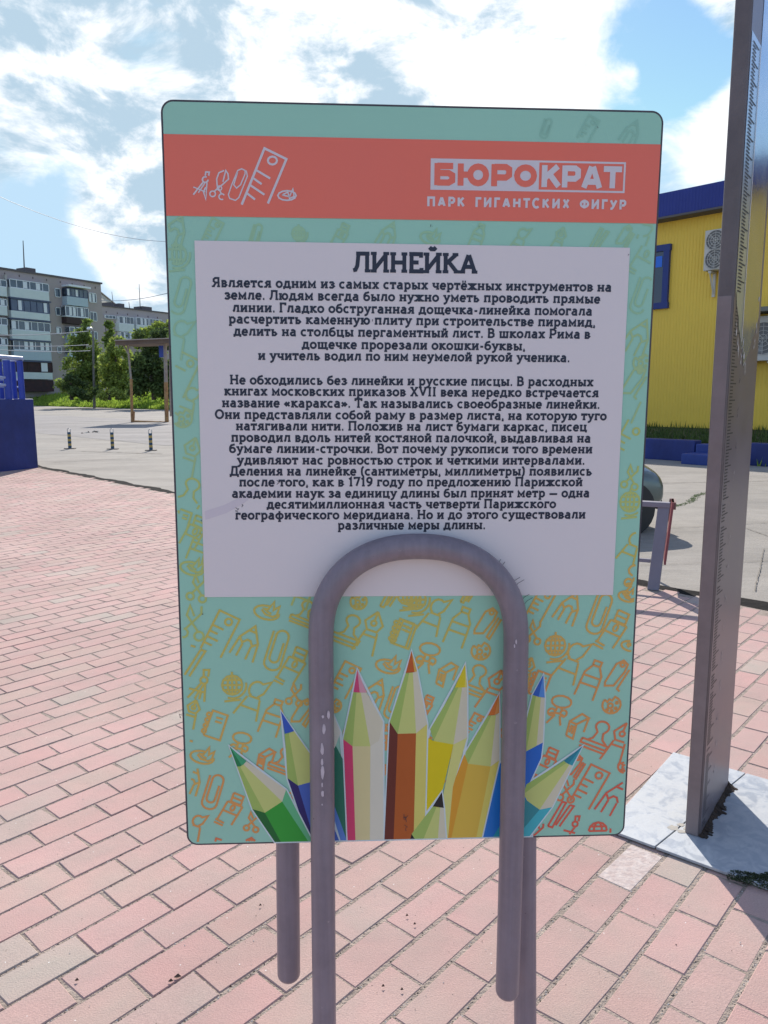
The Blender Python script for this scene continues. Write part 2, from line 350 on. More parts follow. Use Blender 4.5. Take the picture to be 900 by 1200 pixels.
def visible_size(p):
    q = Vector((p.x, p.y, -H)); cp, sp = math.cos(PITCH), math.sin(PITCH)
    dep = cp*q.y-sp*q.z; up = sp*q.y+cp*q.z
    if dep < .3: return -1
    X, Y = 450+F*q.x/dep, 600-F*up/dep
    if X < -25 or X > 925 or Y > 1225: return -1
    if 235 < X < 715 and Y < 955: return -1          # behind the board
    return 1/dep
cells.sort(key=lambda c: -visible_size(c[0]))
pale_at = ground(742, 1012).to_2d(); pale_cell = min(cells, key=lambda c: (c[0]-pale_at).length)
field = MB()
for i, (p, r, c, d) in enumerate(cells):
    z = rng.uniform(-.0008, .0008)+.0008*math.sin(p.x*2.1)*math.cos(p.y*1.7)
    if d > -.12:
        pass
    if i < 298:
        o = bpy.data.objects.new('paving_brick', rng.choice(variants[:7] if p.x > -.45 else variants[7:])); col.objects.link(o); o.parent = pavement
        o.location = (p.x+rng.uniform(-.001, .001), p.y+rng.uniform(-.001, .001), z)
        o.rotation_euler = (0, 0, TH+rng.choice((0, math.pi))+rng.gauss(0, .006))
        if (p, r, c, d) == pale_cell:
            o.data = o.data.copy(); o.data.materials[0] = mat('cement_smeared_paver', (.60, .53, .49), .95, color2=(.44, .34, .31), vscale=38, bump=.4, bscale=60)
            o['label'] = 'paver smeared with pale cement'
    else:
        v, f = brick_verts(.1050-rng.uniform(0, .0015), (.0500 if p.x > .4 else .0522)-rng.uniform(0, .0008), .0008, z, rng)
        a = TH+rng.gauss(0, .005); ca, sa = math.cos(a), math.sin(a)
        field.add([(p.x+x*ca-y*sa, p.y+x*sa+y*ca, zz) for x, y, zz in v], f)
o = field.build('paving_brick_field', M['brick'], pavement); o['kind'] = 'stuff'

# grit, pebbles and debris in the joints
gb = MB()
rg = random.Random(5)
def pebble(mb, x, y, z, s, mi=0):
    a = rg.uniform(0, 6.28)
    vs = [(x+s*math.cos(a+k*1.57)*rg.uniform(.6, 1.1), y+s*math.sin(a+k*1.57)*rg.uniform(.6, 1.1), z) for k in range(4)]
    vs.append((x+rg.uniform(-.3, .3)*s, y+rg.uniform(-.3, .3)*s, z+s*rg.uniform(.5, .9)))
    mb.add(vs, [(0, 1, 4), (1, 2, 4), (2, 3, 4), (3, 0, 4)], mi)
for i in range(9000):
    y = 1.2+rg.random()**1.6*3.2; x = rg.uniform(-.75, .75)*y
    p = Vector((x, y)); wv = (p.dot(BW)-PH)/BB
    if rg.random() < .8:   # snap into a row joint
        k = round(wv); p = p+BW*(k-wv)*BB+BW*rg.gauss(0, .0026)
        pebble(gb, p.x, p.y, -.0024, rg.uniform(.0010, .0034), rg.choice((0, 0, 0, 1, 2, 2)))
    elif rg.random() < .16: pebble(gb, p.x, p.y, .0015, rg.uniform(.001, .0026), rg.choice((0, 1, 2, 2)))
tag(gb.build('joint_grit', [mat('grit_brown', (.17, .14, .11), .95), mat('grit_dark', (.06, .05, .045), .95), mat('grit_pale', (.6, .57, .52), .9)], pavement), kind='stuff')
# crumpled dry leaf bits between the clip legs
lf = MB()
for px, py, s in ((477, 1075, .004), (486, 1085, .004), (449, 1158, .004), (471, 1162, .004), (208, 1147, .009), (200, 1152, .006), (90, 1151, .005), (270, 1159, .0035), (305, 1063, .004)):
    g_ = ground(px, py); a = rg.uniform(0, 3)
    lf.add([(g_.x-s, g_.y, .004), (g_.x, g_.y-s*.7, .006), (g_.x+s, g_.y+s*.3, .004), (g_.x, g_.y+s*.7, .009)], [(0, 1, 2), (0, 2, 3)])
tag(lf.build('leaf_crumbs', mat('dry_leaf', (.12, .07, .05), .9)), 'scattered dark leaf crumbs lying on the pink paving', 'leaf crumbs', kind='stuff')

# ================================================================== RULER
A3 = Vector((.94, 2.12, 0)); B3 = Vector((1.16, 2.42, 0)); fd = (B3-A3).normalized(); fnn = Vector((fd.y, -fd.x, 0))
RW, RT, RH = .372, .042, 3.9
m_rus = mat('ruler_primer', (.165, .14, .142), .42, color2=(.10, .082, .083), vscale=4, bump=.12, bscale=40, metal=.15, rvar=.08)
m_face = mat('ruler_brushed_face', (.23, .205, .225), .36, color2=(.17, .145, .16), vscale=5, metal=.35, rvar=.05)
m_film = mat('ruler_gloss_film', (.62, .66, .70), .17, color2=(.52, .56, .6), vscale=6, bump=.05, bscale=14, metal=.85, rvar=.04)
m_tape = mat('ruler_pale_tape', (.60, .68, .74), .28, color2=(.48, .57, .64), vscale=9, metal=.7)
m_ink = mat('ruler_ink', (.025, .025, .03), .5)
m_inkl = mat('ruler_worn_mark', (.42, .38, .38), .6)
ruler = thing('giant_ruler', 'tall brownish grey steel ruler with worn tick marks standing on a pale metal plate', 'giant ruler', (A3.x, A3.y, 0), math.atan2(fd.y, fd.x))
# local frame: +x along the face, -y out of the face, z up
def rr_profile(w, t, r=.007, n=4):
    P = []
    for cx, cy, a0 in ((r, r, 180), (w-r, r, 270), (w-r, t-r, 0), (r, t-r, 90)):
        for k in range(n+1):
            a = R(a0+90*k/n); P.append((cx+r*math.cos(a), cy+r*math.sin(a)))
    return P
pr = rr_profile(RW, RT)
b = MB(); n = len(pr)
zs = [0.012, RH]
b.add([(x, y, z) for z in zs for x, y in pr], [(k, (k+1) % n, n+(k+1) % n, n+k) for k in range(n)]+[tuple(reversed(range(n))), tuple(range(n, 2*n))])
body = b.build('ruler_bar', m_rus, ruler, smooth=True)
b = MB(); b.add([(.009, -.0012, .012), (RW-.008, -.0012, .012), (RW-.008, -.0012, RH-.01), (.009, -.0012, RH-.01), (.009, .001, .012), (RW-.008, .001, .012), (RW-.008, .001, RH-.01), (.009, .001, RH-.01)],
             [(0, 1, 2, 3), (0, 4, 5, 1), (1, 5, 6, 2), (2, 6, 7, 3), (3, 7, 4, 0)])
b.build('ruler_face', m_face, ruler)
# peeled films with ragged lower edges
def strip(x0, x1, zbot, ztop, y, jag, name, m, seed):
    q = random.Random(seed); n = 14; v = []
    for k in range(n+1):
        x = x0+(x1-x0)*k/n; v.append((x, y, zbot(k/n)+q.uniform(-jag, jag)))
    for k in range(n+1): v.append((x0+(x1-x0)*k/n, y, ztop))
    bb = MB(); bb.add(v, [(k, k+1, n+2+k, n+1+k) for k in range(n)]); 
    return bb.build(name, m, ruler)
strip(.012, .125, lambda t: 1.60-.15*t, 2.245, -.0022, .012, 'pale_tape', m_tape, 1)
strip(.13, .335, lambda t: 1.40+.10*abs(t-.25)*2, RH-.03, -.0022, .012, 'gloss_film', m_film, 2)
# a lap joint line in the narrow side
b = MB(); b.box(-.0015, .0, .004, RT-.004, .012, 1.585); b.build('side_cover', mat('ruler_side_pale', (.25, .205, .205), .5, color2=(.19, .155, .155), vscale=8, bump=.1, bscale=40), ruler, bevel=.0007)
# ticks: long mark every fifth
b = MB(); tl = random.Random(9); P5 = .046; z0 = 1.398; k = -152; tk = []
while True:
    z = z0+k*P5/5
    if z > 2.235: break
    if z > .03:
        lng = (k % 5 == 0); wear = tl.random()
        x0 = .022 if z < 1.5 else .03; x1 = (.092 if lng else .058)+(.012 if z > 1.5 else 0)
        if wear > .05 or z > 1.5:
            hw = .0017 if z < 1.55 else .0018
            yy = -.0018 if z < 1.6 else -.0034
            x1 *= tl.uniform(.97, 1.01)
            b.add([(x0, yy, z-hw), (x1, yy, z-hw), (x1, yy, z+hw), (x0, yy, z+hw)], [(0, 1, 2, 3)], 0)
    k += 1
b.build('tick_marks', m_ink, ruler)
# pale rim of the tape beside the ticks and white blots on the bar
b = MB()
b.add([(.118, -.0036, 1.47), (.1245, -.0036, 1.47), (.1245, -.0036, 2.24), (.118, -.0036, 2.24)], [(0, 1, 2, 3)])
for x, z in ((.13, 1.42), (.14, 1.455), (.05, 1.50), (.072, 1.47), (.09, 1.445), (.19, 1.40), (.165, 1.42), (.30, 1.47), (.315, 1.52), (.325, 1.6)):
    for q in range(5):
        a = x+tl.uniform(-.008, .008); c = z+tl.uniform(-.016, .016); s = tl.uniform(.0015, .004)
        b.add([(a-s, -.0026, c), (a, -.003, c-s*2.4), (a+s, -.0026, c+s*.5), (a, -.003, c+s*3)], [(0, 1, 2, 3)])
b.build('tape_flakes', mat('flakes', (.62, .62, .62), .5), ruler)['kind'] = 'stuff'
# worn figures along the middle of the face
b = MB()
for j in range(15):
    z = 1.36-j*.092; x = .135
    for q in range(6 if j % 2 else 4):
        a = x+tl.uniform(-.006, .012); c = z+tl.uniform(-.014, .014); s = tl.uniform(.001, .0028)
        b.add([(a-s, -.002, c-s), (a+s*1.5, -.002, c-s*.6), (a+s, -.002, c+s*3), (a-s*.7, -.002, c+s*2.2)], [(0, 1, 2, 3)], 1 if j > 2 else 0)
b.build('worn_numerals', [mat('faded_ink', (.09, .08, .10), .5), m_inkl], ruler)['kind'] = 'stuff'
b = MB()
rw = random.Random(21)
for i in range(620):
    x = rw.uniform(.0, RW+.01); s = rw.uniform(.002, .0075)
    y = -.003-abs(rw.gauss(0, .007+.004*math.sin(x*40))); zz = rw.uniform(.011, .020+.012*(x/RW))
    b.add([(x-s, y-s*.5, .011), (x, y-s, .011), (x+s, y-s*.4, .011), (x, .002, zz), (x-s*.4, .002, zz*.9)], [(0, 1, 3), (1, 2, 3), (0, 3, 4)])
b.build('weld_bead', mat('weld_soot', (.028, .022, .018), .9, color2=(.07, .04, .025), vscale=40, bump=.9, bscale=80), ruler)

# metal ground plates round the ruler
m_zinc = None
def zinc():
    m = mat('galvanised_plate', (.47, .49, .505), .6, color2=(.33, .36, .40), vscale=19, bump=.15, bscale=22, metal=.12, rvar=.15)
    for q in m.node_tree.nodes:
        if q.type == 'MAP_RANGE' and abs(q.inputs['From Min'].default_value-.32) < 1e-4: q.inputs['From Min'].default_value = .42; q.inputs['From Max'].default_value = .58
        if q.type == 'TEX_NOISE' and q.inputs['Detail'].default_value == 8: q.inputs['Distortion'].default_value = .8
    return m
m_zinc = zinc()
base = thing('ground_plate', 'pale mottled metal plate in two halves set in paving under the giant ruler', 'ground plate', (1.05, 2.27, 0))
TL_, BL_, BR_, TR_ = Vector((1.069, 2.67)), Vector((.674, 2.171)), Vector((1.05, 1.865)), Vector((1.445, 2.36))
S1, S2 = Vector((.793, 2.073)), Vector((1.263, 2.510)); sdn = (S2-S1).normalized(); spn = Vector((-sdn.y, sdn.x))*.0022
for poly, nm in (([BL_, S1+spn, S2+spn, TL_], 'plate_half'), ([S1-spn, BR_, TR_, S2-spn], 'plate_half')):
    b = MB(); k = len(poly); c0 = Vector((1.05, 2.27))
    vs = [(p.x-1.05, p.y-2.27, .003) for p in poly]+[(p.x-1.05, p.y-2.27, .0105) for p in poly]
    b.add(vs, [tuple(range(k, 2*k))]+[(i, (i+1) % k, k+(i+1) % k, k+i) for i in range(k)]); b.build(nm, m_zinc, base, bevel=.001)
# rust bloom where the bar meets the plate
b = MB(); rr_ = random.Random(17); c0 = ground(797, 973)
for q in range(4):
    cx2, cy2, rad = c0.x-1.05+rr_.gauss(0, .012), c0.y-2.27+rr_.gauss(0, .010), rr_.uniform(.006, .018)
    P = [(cx2+math.cos(a*.52)*rad*rr_.uniform(.6, 1.2), cy2+math.sin(a*.52)*rad*rr_.uniform(.5, 1.0), .0109+q*.0002) for a in range(12)]
    b.add(P, [tuple(range(12))])
tag(b.build('rust_stain', mat('rust_bloom', (.46, .43, .37), .9, color2=(.38, .36, .33), vscale=60), base), kind='stuff')
# moss and soil patch at the broken corner
mo = MB(); rm = random.Random(4)
g0 = ground(893, 1033)
for i in range(1500):
    a = rm.uniform(0, 6.28); rr = rm.random()**.8
    x = g0.x+math.cos(a)*rr*.095+rm.gauss(0, .006); y = g0.y+math.sin(a)*rr*.036*(1+.5*math.sin(3*a)); s = rm.uniform(.002, .006)
    t = rm.uniform(0, 6.28); h = rm.uniform(.0005, .004)
    mo.add([(x-s*math.cos(t), y-s*math.sin(t), .010), (x+s*math.cos(t), y+s*math.sin(t), .010), (x+rm.uniform(-s, s), y+rm.uniform(-s, s), .011+h)], [(0, 1, 2)])
tag(mo.build('moss', mat('moss', (.05, .065, .03), .95, rnd=.5)), 'dark moss and soil on the plate edge in the ruler shadow', 'moss', kind='stuff')

# ================================================================== INFORMATION SIGN
bx, bz, yaw, lean, roll, BWD, BHT = 0.04162, 1.17552, 0.04732, 0.00478, -0.00945, 0.69266, 1.08866
U = Vector((math.cos(yaw), math.sin(yaw), 0)); Nn = Vector((math.sin(yaw), -math.cos(yaw), 0)); V = Vector((0, 0, 1))*math.cos(lean)-Nn*math.sin(lean); Nn = U.cross(V)
U, V = U*math.cos(roll)+V*math.sin(roll), V*math.cos(roll)-U*math.sin(roll); Nn = U.cross(V)
BC = Vector((bx, 1.12, bz))-U*BWD/2-V*BHT/2       # lower left corner of the printed face
def B(px, py):                                       # photograph -> board coordinates (metres from the lower left corner)
    q = onplane(BC, Nn, px, py)-BC; return (q.dot(U), q.dot(V))
sign = thing('info_sign', 'mint green information board with orange band held in a giant grey paperclip', 'information sign', (bx, 1.12, 0))
bmw = Matrix(((U.x, V.x, Nn.x, BC.x), (U.y, V.y, Nn.y, BC.y), (U.z, V.z, Nn.z, BC.z), (0, 0, 0, 1)))
loc_m = Matrix.Translation((-bx, -1.12, 0)) @ bmw
def rrect(w, h, r, n=8, o=0.0):
    P = []
    for cx, cy, a0 in ((w-r, r, 270), (w-r, h-r, 0), (r, h-r, 90), (r, r, 180)):
        for k in range(n+1):
            a = R(a0+90*k/n); P.append((cx+(r-o)*math.cos(a), cy+(r-o)*math.sin(a)))
    return P
m_edge = mat('board_edge', (.045, .042, .055), .6, color2=(.09, .08, .09), vscale=30)
def print_mat(name, c, c2=None, vs=3.0):
    return mat(name, c, .38, color2=c2 or tuple(v*.93 for v in c), vscale=vs, bump=.02, bscale=300, spec=.4, rvar=.06)
m_mint = print_mat('print_mint', (.355, .67, .52), (.34, .645, .50))
m_red = print_mat('print_coral', (.88, .185, .12), (.85, .18, .125))
m_white = print_mat('print_white', (.80, .74, .735), (.77, .71, .71), 2.2)
m_logo = print_mat('print_logo_white', (.72, .68, .71))
m_text = print_mat('print_navy_text', (.022, .028, .055))
b = MB(); pr = rrect(BWD, BHT, .017); n = len(pr); 
b.add([(x, y, -.006) for x, y in pr]+[(x, y, -.0006) for x, y in pr], [tuple(reversed(range(n)))]+[(k, (k+1) % n, n+(k+1) % n, n+k) for k in range(n)]+[tuple(range(n, 2*n))])
board = b.build('board', m_edge, sign); board.matrix_local = loc_m
pi_ = [(max(.0028, min(BWD-.0028, x)), max(.0028, min(BHT-.0028, y))) for x, y in rrect(BWD, BHT, .017, 8, .0028)]
b = MB(); b.add([(x, y, 0) for x, y in pi_], [tuple(range(n))]); b.build('mint_background', m_mint, board)
# orange band
v1 = (B(189, 157)[1]+B(777, 169.5)[1])/2; v0 = (B(192, 253)[1]+B(773, 262)[1])/2
def rect(u0, u1, a0, a1, z, name, m, nseg=1):
    bb = MB(); bb.add([(u0, a0, z), (u1, a0, z), (u1, a1, z), (u0, a1, z)], [(0, 1, 2, 3)]); return bb.build(name, m, board)
rect(.0028, BWD-.0028, v0, v1, .00055, 'coral_band', m_red)
# white text panel
q = [B(228, 282), B(738, 290.5), B(718, 697), B(240, 699.5)]
b = MB(); b.add([(x, y, .0012) for x, y in reversed(q)], [(0, 1, 2, 3)]); b.build('text_panel', m_white, board)

# ---- ribbon strokes
class Ink:
    def __init__(s, z=.0015, dz=.000006): s.mb = MB(); s.z = z; s.k = 0; s.dz = dz
    def stroke(s, pts, w, mi=0, closed=False, wy=None):
        P = [Vector(p) for p in pts]
        if len(P) < 2: return
        if closed: P = P+[P[0]]
        z = s.z+(s.k % 40)*s.dz; s.k += 1
        Lf, Rt = [], []
        for i, p in enumerate(P):
            if closed and i in (0, len(P)-1): a, c = P[-2], P[1]
            else: a, c = P[max(0, i-1)], P[min(len(P)-1, i+1)]
            d1 = (p-a) if (p-a).length > 1e-9 else (c-p); d2 = (c-p) if (c-p).length > 1e-9 else (p-a)
            d1 = d1.normalized(); d2 = d2.normalized(); t = d1+d2
            t = t.normalized() if t.length > 1e-6 else d1
            nn = Vector((-t.y, t.x)); cs = max(.45, nn.dot(Vector((-d1.y, d1.x))))
            o = nn*(w/2/cs); Lf.append(p+o); Rt.append(p-o)
        n = len(P); vs = [(p.x, p.y, z) for p in Rt]+[(p.x, p.y, z) for p in Lf]
        s.mb.add(vs, [(i, i+1, n+i+1, n+i) for i in range(n-1)], mi)
    def poly(s, pts, mi=0, z=None):
        z = s.z+(s.k % 40)*s.dz if z is None else z; s.k += 1
        P = [Vector(p) for p in pts]; ar = sum(P[i].x*P[(i+1) % len(P)].y-P[(i+1) % len(P)].x*P[i].y for i in range(len(P)))
        if ar < 0: P.reverse()
        s.mb.add([(p.x, p.y, z) for p in P], [tuple(range(len(P)))], mi)
def arc(cx, cy, rx, ry, a0=0, a1=360, n=None):
    n = n or max(4, int(abs(a1-a0)/24)); return [(cx+rx*math.cos(R(a0+(a1-a0)*k/n)), cy+ry*math.sin(R(a0+(a1-a0)*k/n))) for k in range(n+1)]

# ---- slab letters: width | strokes ; '@' arc ; '_' serif centre
G = {
'а': '4.3|.9,4.1 1.8,4.6 2.7,4.5 3.3,3.8 3.3,.4 4.1,.4|3.3,2.8 2,2.8 .8,2.3 .6,1.3 1.2,.5 2.2,.4 3.3,1.3',
'б': '4.4|@2.2,2.2,1.7,1.8,0,360|.5,2.2 .6,4.4 1.4,5.9 3.8,6.6',
'в': '4.1|.9,.4 .9,4.6|.2,4.6 2.5,4.6 3.2,3.6 2.5,2.6 .9,2.6|2.4,2.6 3.5,1.5 2.6,.4 .2,.4',
'г': '3.4|.9,.4 .9,4.6|.2,4.6 3,4.6 3,3.5|_.9,.4',
'д': '4.8|1,.4 1.7,4.6 3.6,4.6 3.6,.4|.4,-1.1 .4,.4 4.4,.4 4.4,-1.1|1,4.6 4.2,4.6',
'е': '4.1|3.5,.9 2.6,.35 1.6,.35 .6,1.3 .5,2.8 1.3,4.4 2.6,4.6 3.4,3.8 3.5,2.5 .6,2.5',
'ё': '4.1|3.5,.9 2.6,.35 1.6,.35 .6,1.3 .5,2.8 1.3,4.4 2.6,4.6 3.4,3.8 3.5,2.5 .6,2.5|.8,6.3 1.7,6.3|2.4,6.3 3.3,6.3',
'ж': '6|3,.4 3,4.6|1,4.4 3,2.5 .8,.4|5,4.4 3,2.5 5.2,.4|_3,.4|_3,4.6|_.7,.4|_5.3,.4|_.9,4.6|_5.1,4.6',
'з': '3.9|.5,3.9 1.2,4.6 2.6,4.6 3.2,3.6 2.4,2.6 1.4,2.6|2.4,2.6 3.5,1.5 2.5,.4 1.2,.4 .4,1.1',
'и': '4.8|1,.4 1,4.6|3.8,.4 3.8,4.6|1,.7 3.8,4.3|_1,.4|_3.8,.4|_1,4.6|_3.8,4.6',
'й': '4.8|1,.4 1,4.6|3.8,.4 3.8,4.6|1,.7 3.8,4.3|_1,.4|_3.8,.4|_1,4.6|_3.8,4.6|1.4,6.9 1.9,6 2.9,6 3.4,6.9',
'к': '4.5|1,.4 1,4.6|1,2.4 3.5,4.5|1.7,2.7 3.8,.5|_1,.4|_1,4.6|_3.9,.4|_3.5,4.6',
'л': '4.6|.2,.5 1,.8 1.6,4.6 3.7,4.6 3.7,.4|_3.7,.4|1,4.6 4.3,4.6',
'м': '5.6|1,.4 1,4.5 2.8,1.5 4.6,4.5 4.6,.4|_1,.4|_4.6,.4|.2,4.6 1,4.6|4.6,4.6 5.4,4.6',
'н': '4.8|1,.4 1,4.6|3.8,.4 3.8,4.6|1,2.5 3.8,2.5|_1,.4|_3.8,.4|_1,4.6|_3.8,4.6',
'о': '4.4|@2.2,2.5,1.75,2.1,0,360',
'п': '4.8|1,.4 1,4.6|3.8,.4 3.8,4.6|.2,4.6 4.6,4.6|_1,.4|_3.8,.4',
'р': '4.5|1,-1.6 1,4.6|1,3.6 1.8,4.5 3,4.5 3.9,3.4 3.9,1.6 3,.5 1.8,.5 1,1.3|_1,-1.6|.2,4.6 1,4.6',
'с': '3.9|@2.2,2.5,1.7,2.1,48,312',
'т': '3.9|1.95,.4 1.95,4.6|.4,3.4 .4,4.6 3.5,4.6 3.5,3.4|_1.95,.4',
'у': '4.4|.8,4.5 2.3,.8|3.8,4.5 1.9,-.8 1,-1.6 .2,-1.4|_.8,4.6|_3.8,4.6',
'ф': '5.8|2.9,-1.6 2.9,6.6|@2.9,2.5,2.3,2.1,0,360|_2.9,-1.6',
'х': '4.4|.9,.5 3.5,4.5|.9,4.5 3.5,.5|_.9,.4|_3.5,.4|_.9,4.6|_3.5,4.6',
'ц': '5|1,4.6 1,.4 4.6,.4 4.6,-1.1|3.8,.4 3.8,4.6|_1,4.6|_3.8,4.6',
'ч': '4.5|.9,4.6 .9,2.8 1.7,2 3.6,2.1|3.6,.4 3.6,4.6|_3.6,.4|_.9,4.6|_3.6,4.6',
'ш': '6.6|1,4.6 1,.4 5.6,.4 5.6,4.6|3.3,.4 3.3,4.6|_1,4.6|_3.3,4.6|_5.6,4.6',
'щ': '6.9|1,4.6 1,.4 6.5,.4 6.5,-1.1|5.6,.4 5.6,4.6|3.3,.4 3.3,4.6|_1,4.6|_3.3,4.6|_5.6,4.6',
'ы': '6|1,4.6 1,.4 2.6,.4 3.5,1.5 2.6,2.7 1,2.7|5,.4 5,4.6|_1,4.6|_5,.4|_5,4.6',
'ь': '4.1|1,4.6 1,.4 2.6,.4 3.5,1.5 2.6,2.7 1,2.7|_1,4.6',
'э': '4|@1.8,2.5,1.7,2.1,132,-132|1.2,2.5 3.4,2.5',
'ю': '6.2|1,.4 1,4.6|1,2.5 2.4,2.5|@4,2.5,1.6,2.1,0,360|_1,.4|_1,4.6',
'я': '4.5|3.5,.4 3.5,4.6|4.2,4.6 1.8,4.6 1,3.5 1.8,2.3 3.5,2.3|2.2,2.3 .9,.5|_3.5,.4|_.7,.4',
'А': '6|.9,.5 2.9,6.7|3.1,6.7 5.1,.5|1.7,2.3 4.3,2.3|_.9,.4|_5.1,.4',
'Б': '5|1,.4 1,6.8|1,6.8 4.2,6.8 4.2,5.6|1,4 3,4 4.1,3.1 4.1,1.4 3,.4 .2,.4',
'В': '5|1,.4 1,6.8|.2,6.8 3,6.8 3.9,5.9 3.9,4.7 3,3.8 1,3.8|3,3.8 4.3,2.9 4.3,1.3 3.2,.4 .2,.4',
'Г': '4.4|1,.4 1,6.8|.2,6.8 4,6.8 4,5.3|_1,.4',
'Д': '6|1.3,.4 2.1,6.8 4.7,6.8 4.7,.4|.5,-1.3 .5,.4 5.6,.4 5.6,-1.3|1.3,6.8 5.4,6.8',
'Е': '4.8|1,.4 1,6.8|.2,6.8 4.2,6.8 4.2,5.5|1,3.7 3.4,3.7|.2,.4 4.4,.4 4.4,1.7',
'И': '6|1.1,0 1.1,7.2|4.9,0 4.9,7.2|1.3,1.2 4.7,6|_.9,.35|_5.1,.35|_.9,6.85|_5.1,6.85',
'Й': '6|1.1,0 1.1,7.2|4.9,0 4.9,7.2|1.3,1.2 4.7,6|_.9,.35|_5.1,.35|_.9,6.85|_5.1,6.85|1.9,9.4 2.5,8.7 3.5,8.7 4.1,9.4',
'К': '5.6|1.1,.4 1.1,6.8|1.1,3.2 4.5,6.7|2.2,4 4.8,.5|_1.1,.4|_1.1,6.8|_4.9,.4|_4.4,6.8',
'Л': '5.8|.1,.5 .9,.7 1.5,2.2 1.9,6.6|4.8,0 4.8,7.2|1.1,6.7 5.6,6.7|_5,.35',
'М': '6.6|1.1,.4 1.1,6.7 3.3,2 5.5,6.7 5.5,.4|_1.1,.4|_5.5,.4',
'Н': '6|1.1,.4 1.1,6.8|4.9,.4 4.9,6.8|1.1,3.6 4.9,3.6|_1.1,.4|_4.9,.4|_1.1,6.8|_4.9,6.8',
'О': '6.2|@3.1,3.6,2.5,3.2,0,360',
'П': '6|1.1,.4 1.1,6.8|4.9,.4 4.9,6.8|.2,6.8 5.8,6.8|_1.1,.4|_4.9,.4',
'Р': '5|1,.4 1,6.8|.2,6.8 3.2,6.8 4.3,5.8 4.3,4 3.2,3 1,3|_1,.4',
'С': '5.6|@3.1,3.6,2.4,3.2,48,312',
'Т': '5.2|2.6,.4 2.6,6.8|.5,5.2 .5,6.8 4.7,6.8 4.7,5.2|_2.6,.4',
'У': '5.4|.7,6.7 2.9,2.4|4.8,6.7 2.4,1.4 1.5,.4 .5,.5',
'Ф': '6.8|3.4,.3 3.4,6.9|@3.4,3.6,2.7,2.2,0,360',
'Х': '5.4|1,.5 4.4,6.7|1,6.7 4.4,.5|_1,.4|_4.4,.4|_1,6.8|_4.4,6.8',
'Ю': '8|1.1,.4 1.1,6.8|1.1,3.6 3,3.6|@5.1,3.6,2.2,3.2,0,360|_1.1,.4|_1.1,6.8',
'Я': '5.4|4.3,.4 4.3,6.8|5,6.8 2.2,6.8 1.1,5.8 1.1,4.3 2.2,3.3 4.3,3.3|2.6,3.3 1,.5|_4.3,.4|_.8,.4',
'X': '5.4|1,.5 4.4,6.7|1,6.7 4.4,.5|_1,.4|_4.4,.4|_1,6.8|_4.4,6.8',
'V': '5.6|.9,6.7 2.8,.5|2.8,.5 4.7,6.7|_.9,6.8|_4.7,6.8',
'I': '2.6|1.3,.4 1.3,6.8|_1.3,.4|_1.3,6.8',
'1': '3.2|.5,5.6 1.8,6.7 1.8,.4|_1.8,.4', '7': '4.2|.5,5.6 .5,6.8 3.8,6.8 1.8,.3', '9': '4.4|@2.2,4.9,1.6,1.9,0,360|3.8,5 3.5,2.4 2.4,.9 .9,.3',
'.': '1.5|.3,.5 1.3,.5', ',': '1.5|.4,.5 1.2,.5|1,.3 .5,-1.2', '-': '2.8|.4,2.5 2.4,2.5', '—': '6|.2,2.5 5.8,2.5',
'«': '4.2|2,4.1 .6,2.5 2,.9|3.7,4.1 2.3,2.5 3.7,.9', '»': '4.2|.5,4.1 1.9,2.5 .5,.9|2.2,4.1 3.6,2.5 2.2,.9',
'(': '2.4|2,7.2 1,5.4 .8,3.2 1,.8 2,-1', ')': '2.4|.4,7.2 1.4,5.4 1.6,3.2 1.4,.8 .4,-1', ' ': '1.9|'}
GP = {}
for ch, s in G.items():
    a = s.split('|'); st = []; se = []
    for q in a[1:]:
        if not q: continue
        if q[0] == '@': st.append(arc(*[float(x) for x in q[1:].split(',')], n=14))
        elif q[0] == '_': se.append(tuple(float(x) for x in q[1:].split(',')))
        else: st.append([tuple(float(x) for x in p.split(',')) for p in q.split()])
    GP[ch] = (float(a[0]), st, se)
GAP = .62
def text_w(t, gap=GAP): return sum(GP[c][0]+gap for c in t)-gap
def put_text(ink, t, u0, vbase, u1, sy, wt=1.08, serif=True, gap=GAP, mi=0, du=0.0, sl=1.02):
    sx = (u1-u0)/text_w(t, gap); x = 0
    wdt = wt*(sx+sy)/2
    for c in t:
        gw, st, se = GP[c]
        for p in st:
            cl = len(p) > 3 and abs(p[0][0]-p[-1][0]) < 1e-6 and abs(p[0][1]-p[-1][1]) < 1e-6
            pp = [(u0+(x+a)*sx, vbase+du*(x+a)*sx+b_*sy) for a, b_ in p]
            if cl: ink.stroke(pp[:-1], wdt, mi, True)
            else: ink.stroke(pp, wdt, mi)
        if serif:
            for a, b_ in se:
                ink.stroke([(u0+(x+a-sl)*sx, vbase+b_*sy), (u0+(x+a+sl)*sx, vbase+b_*sy)], wdt*.78, mi)
        x += gw+gap
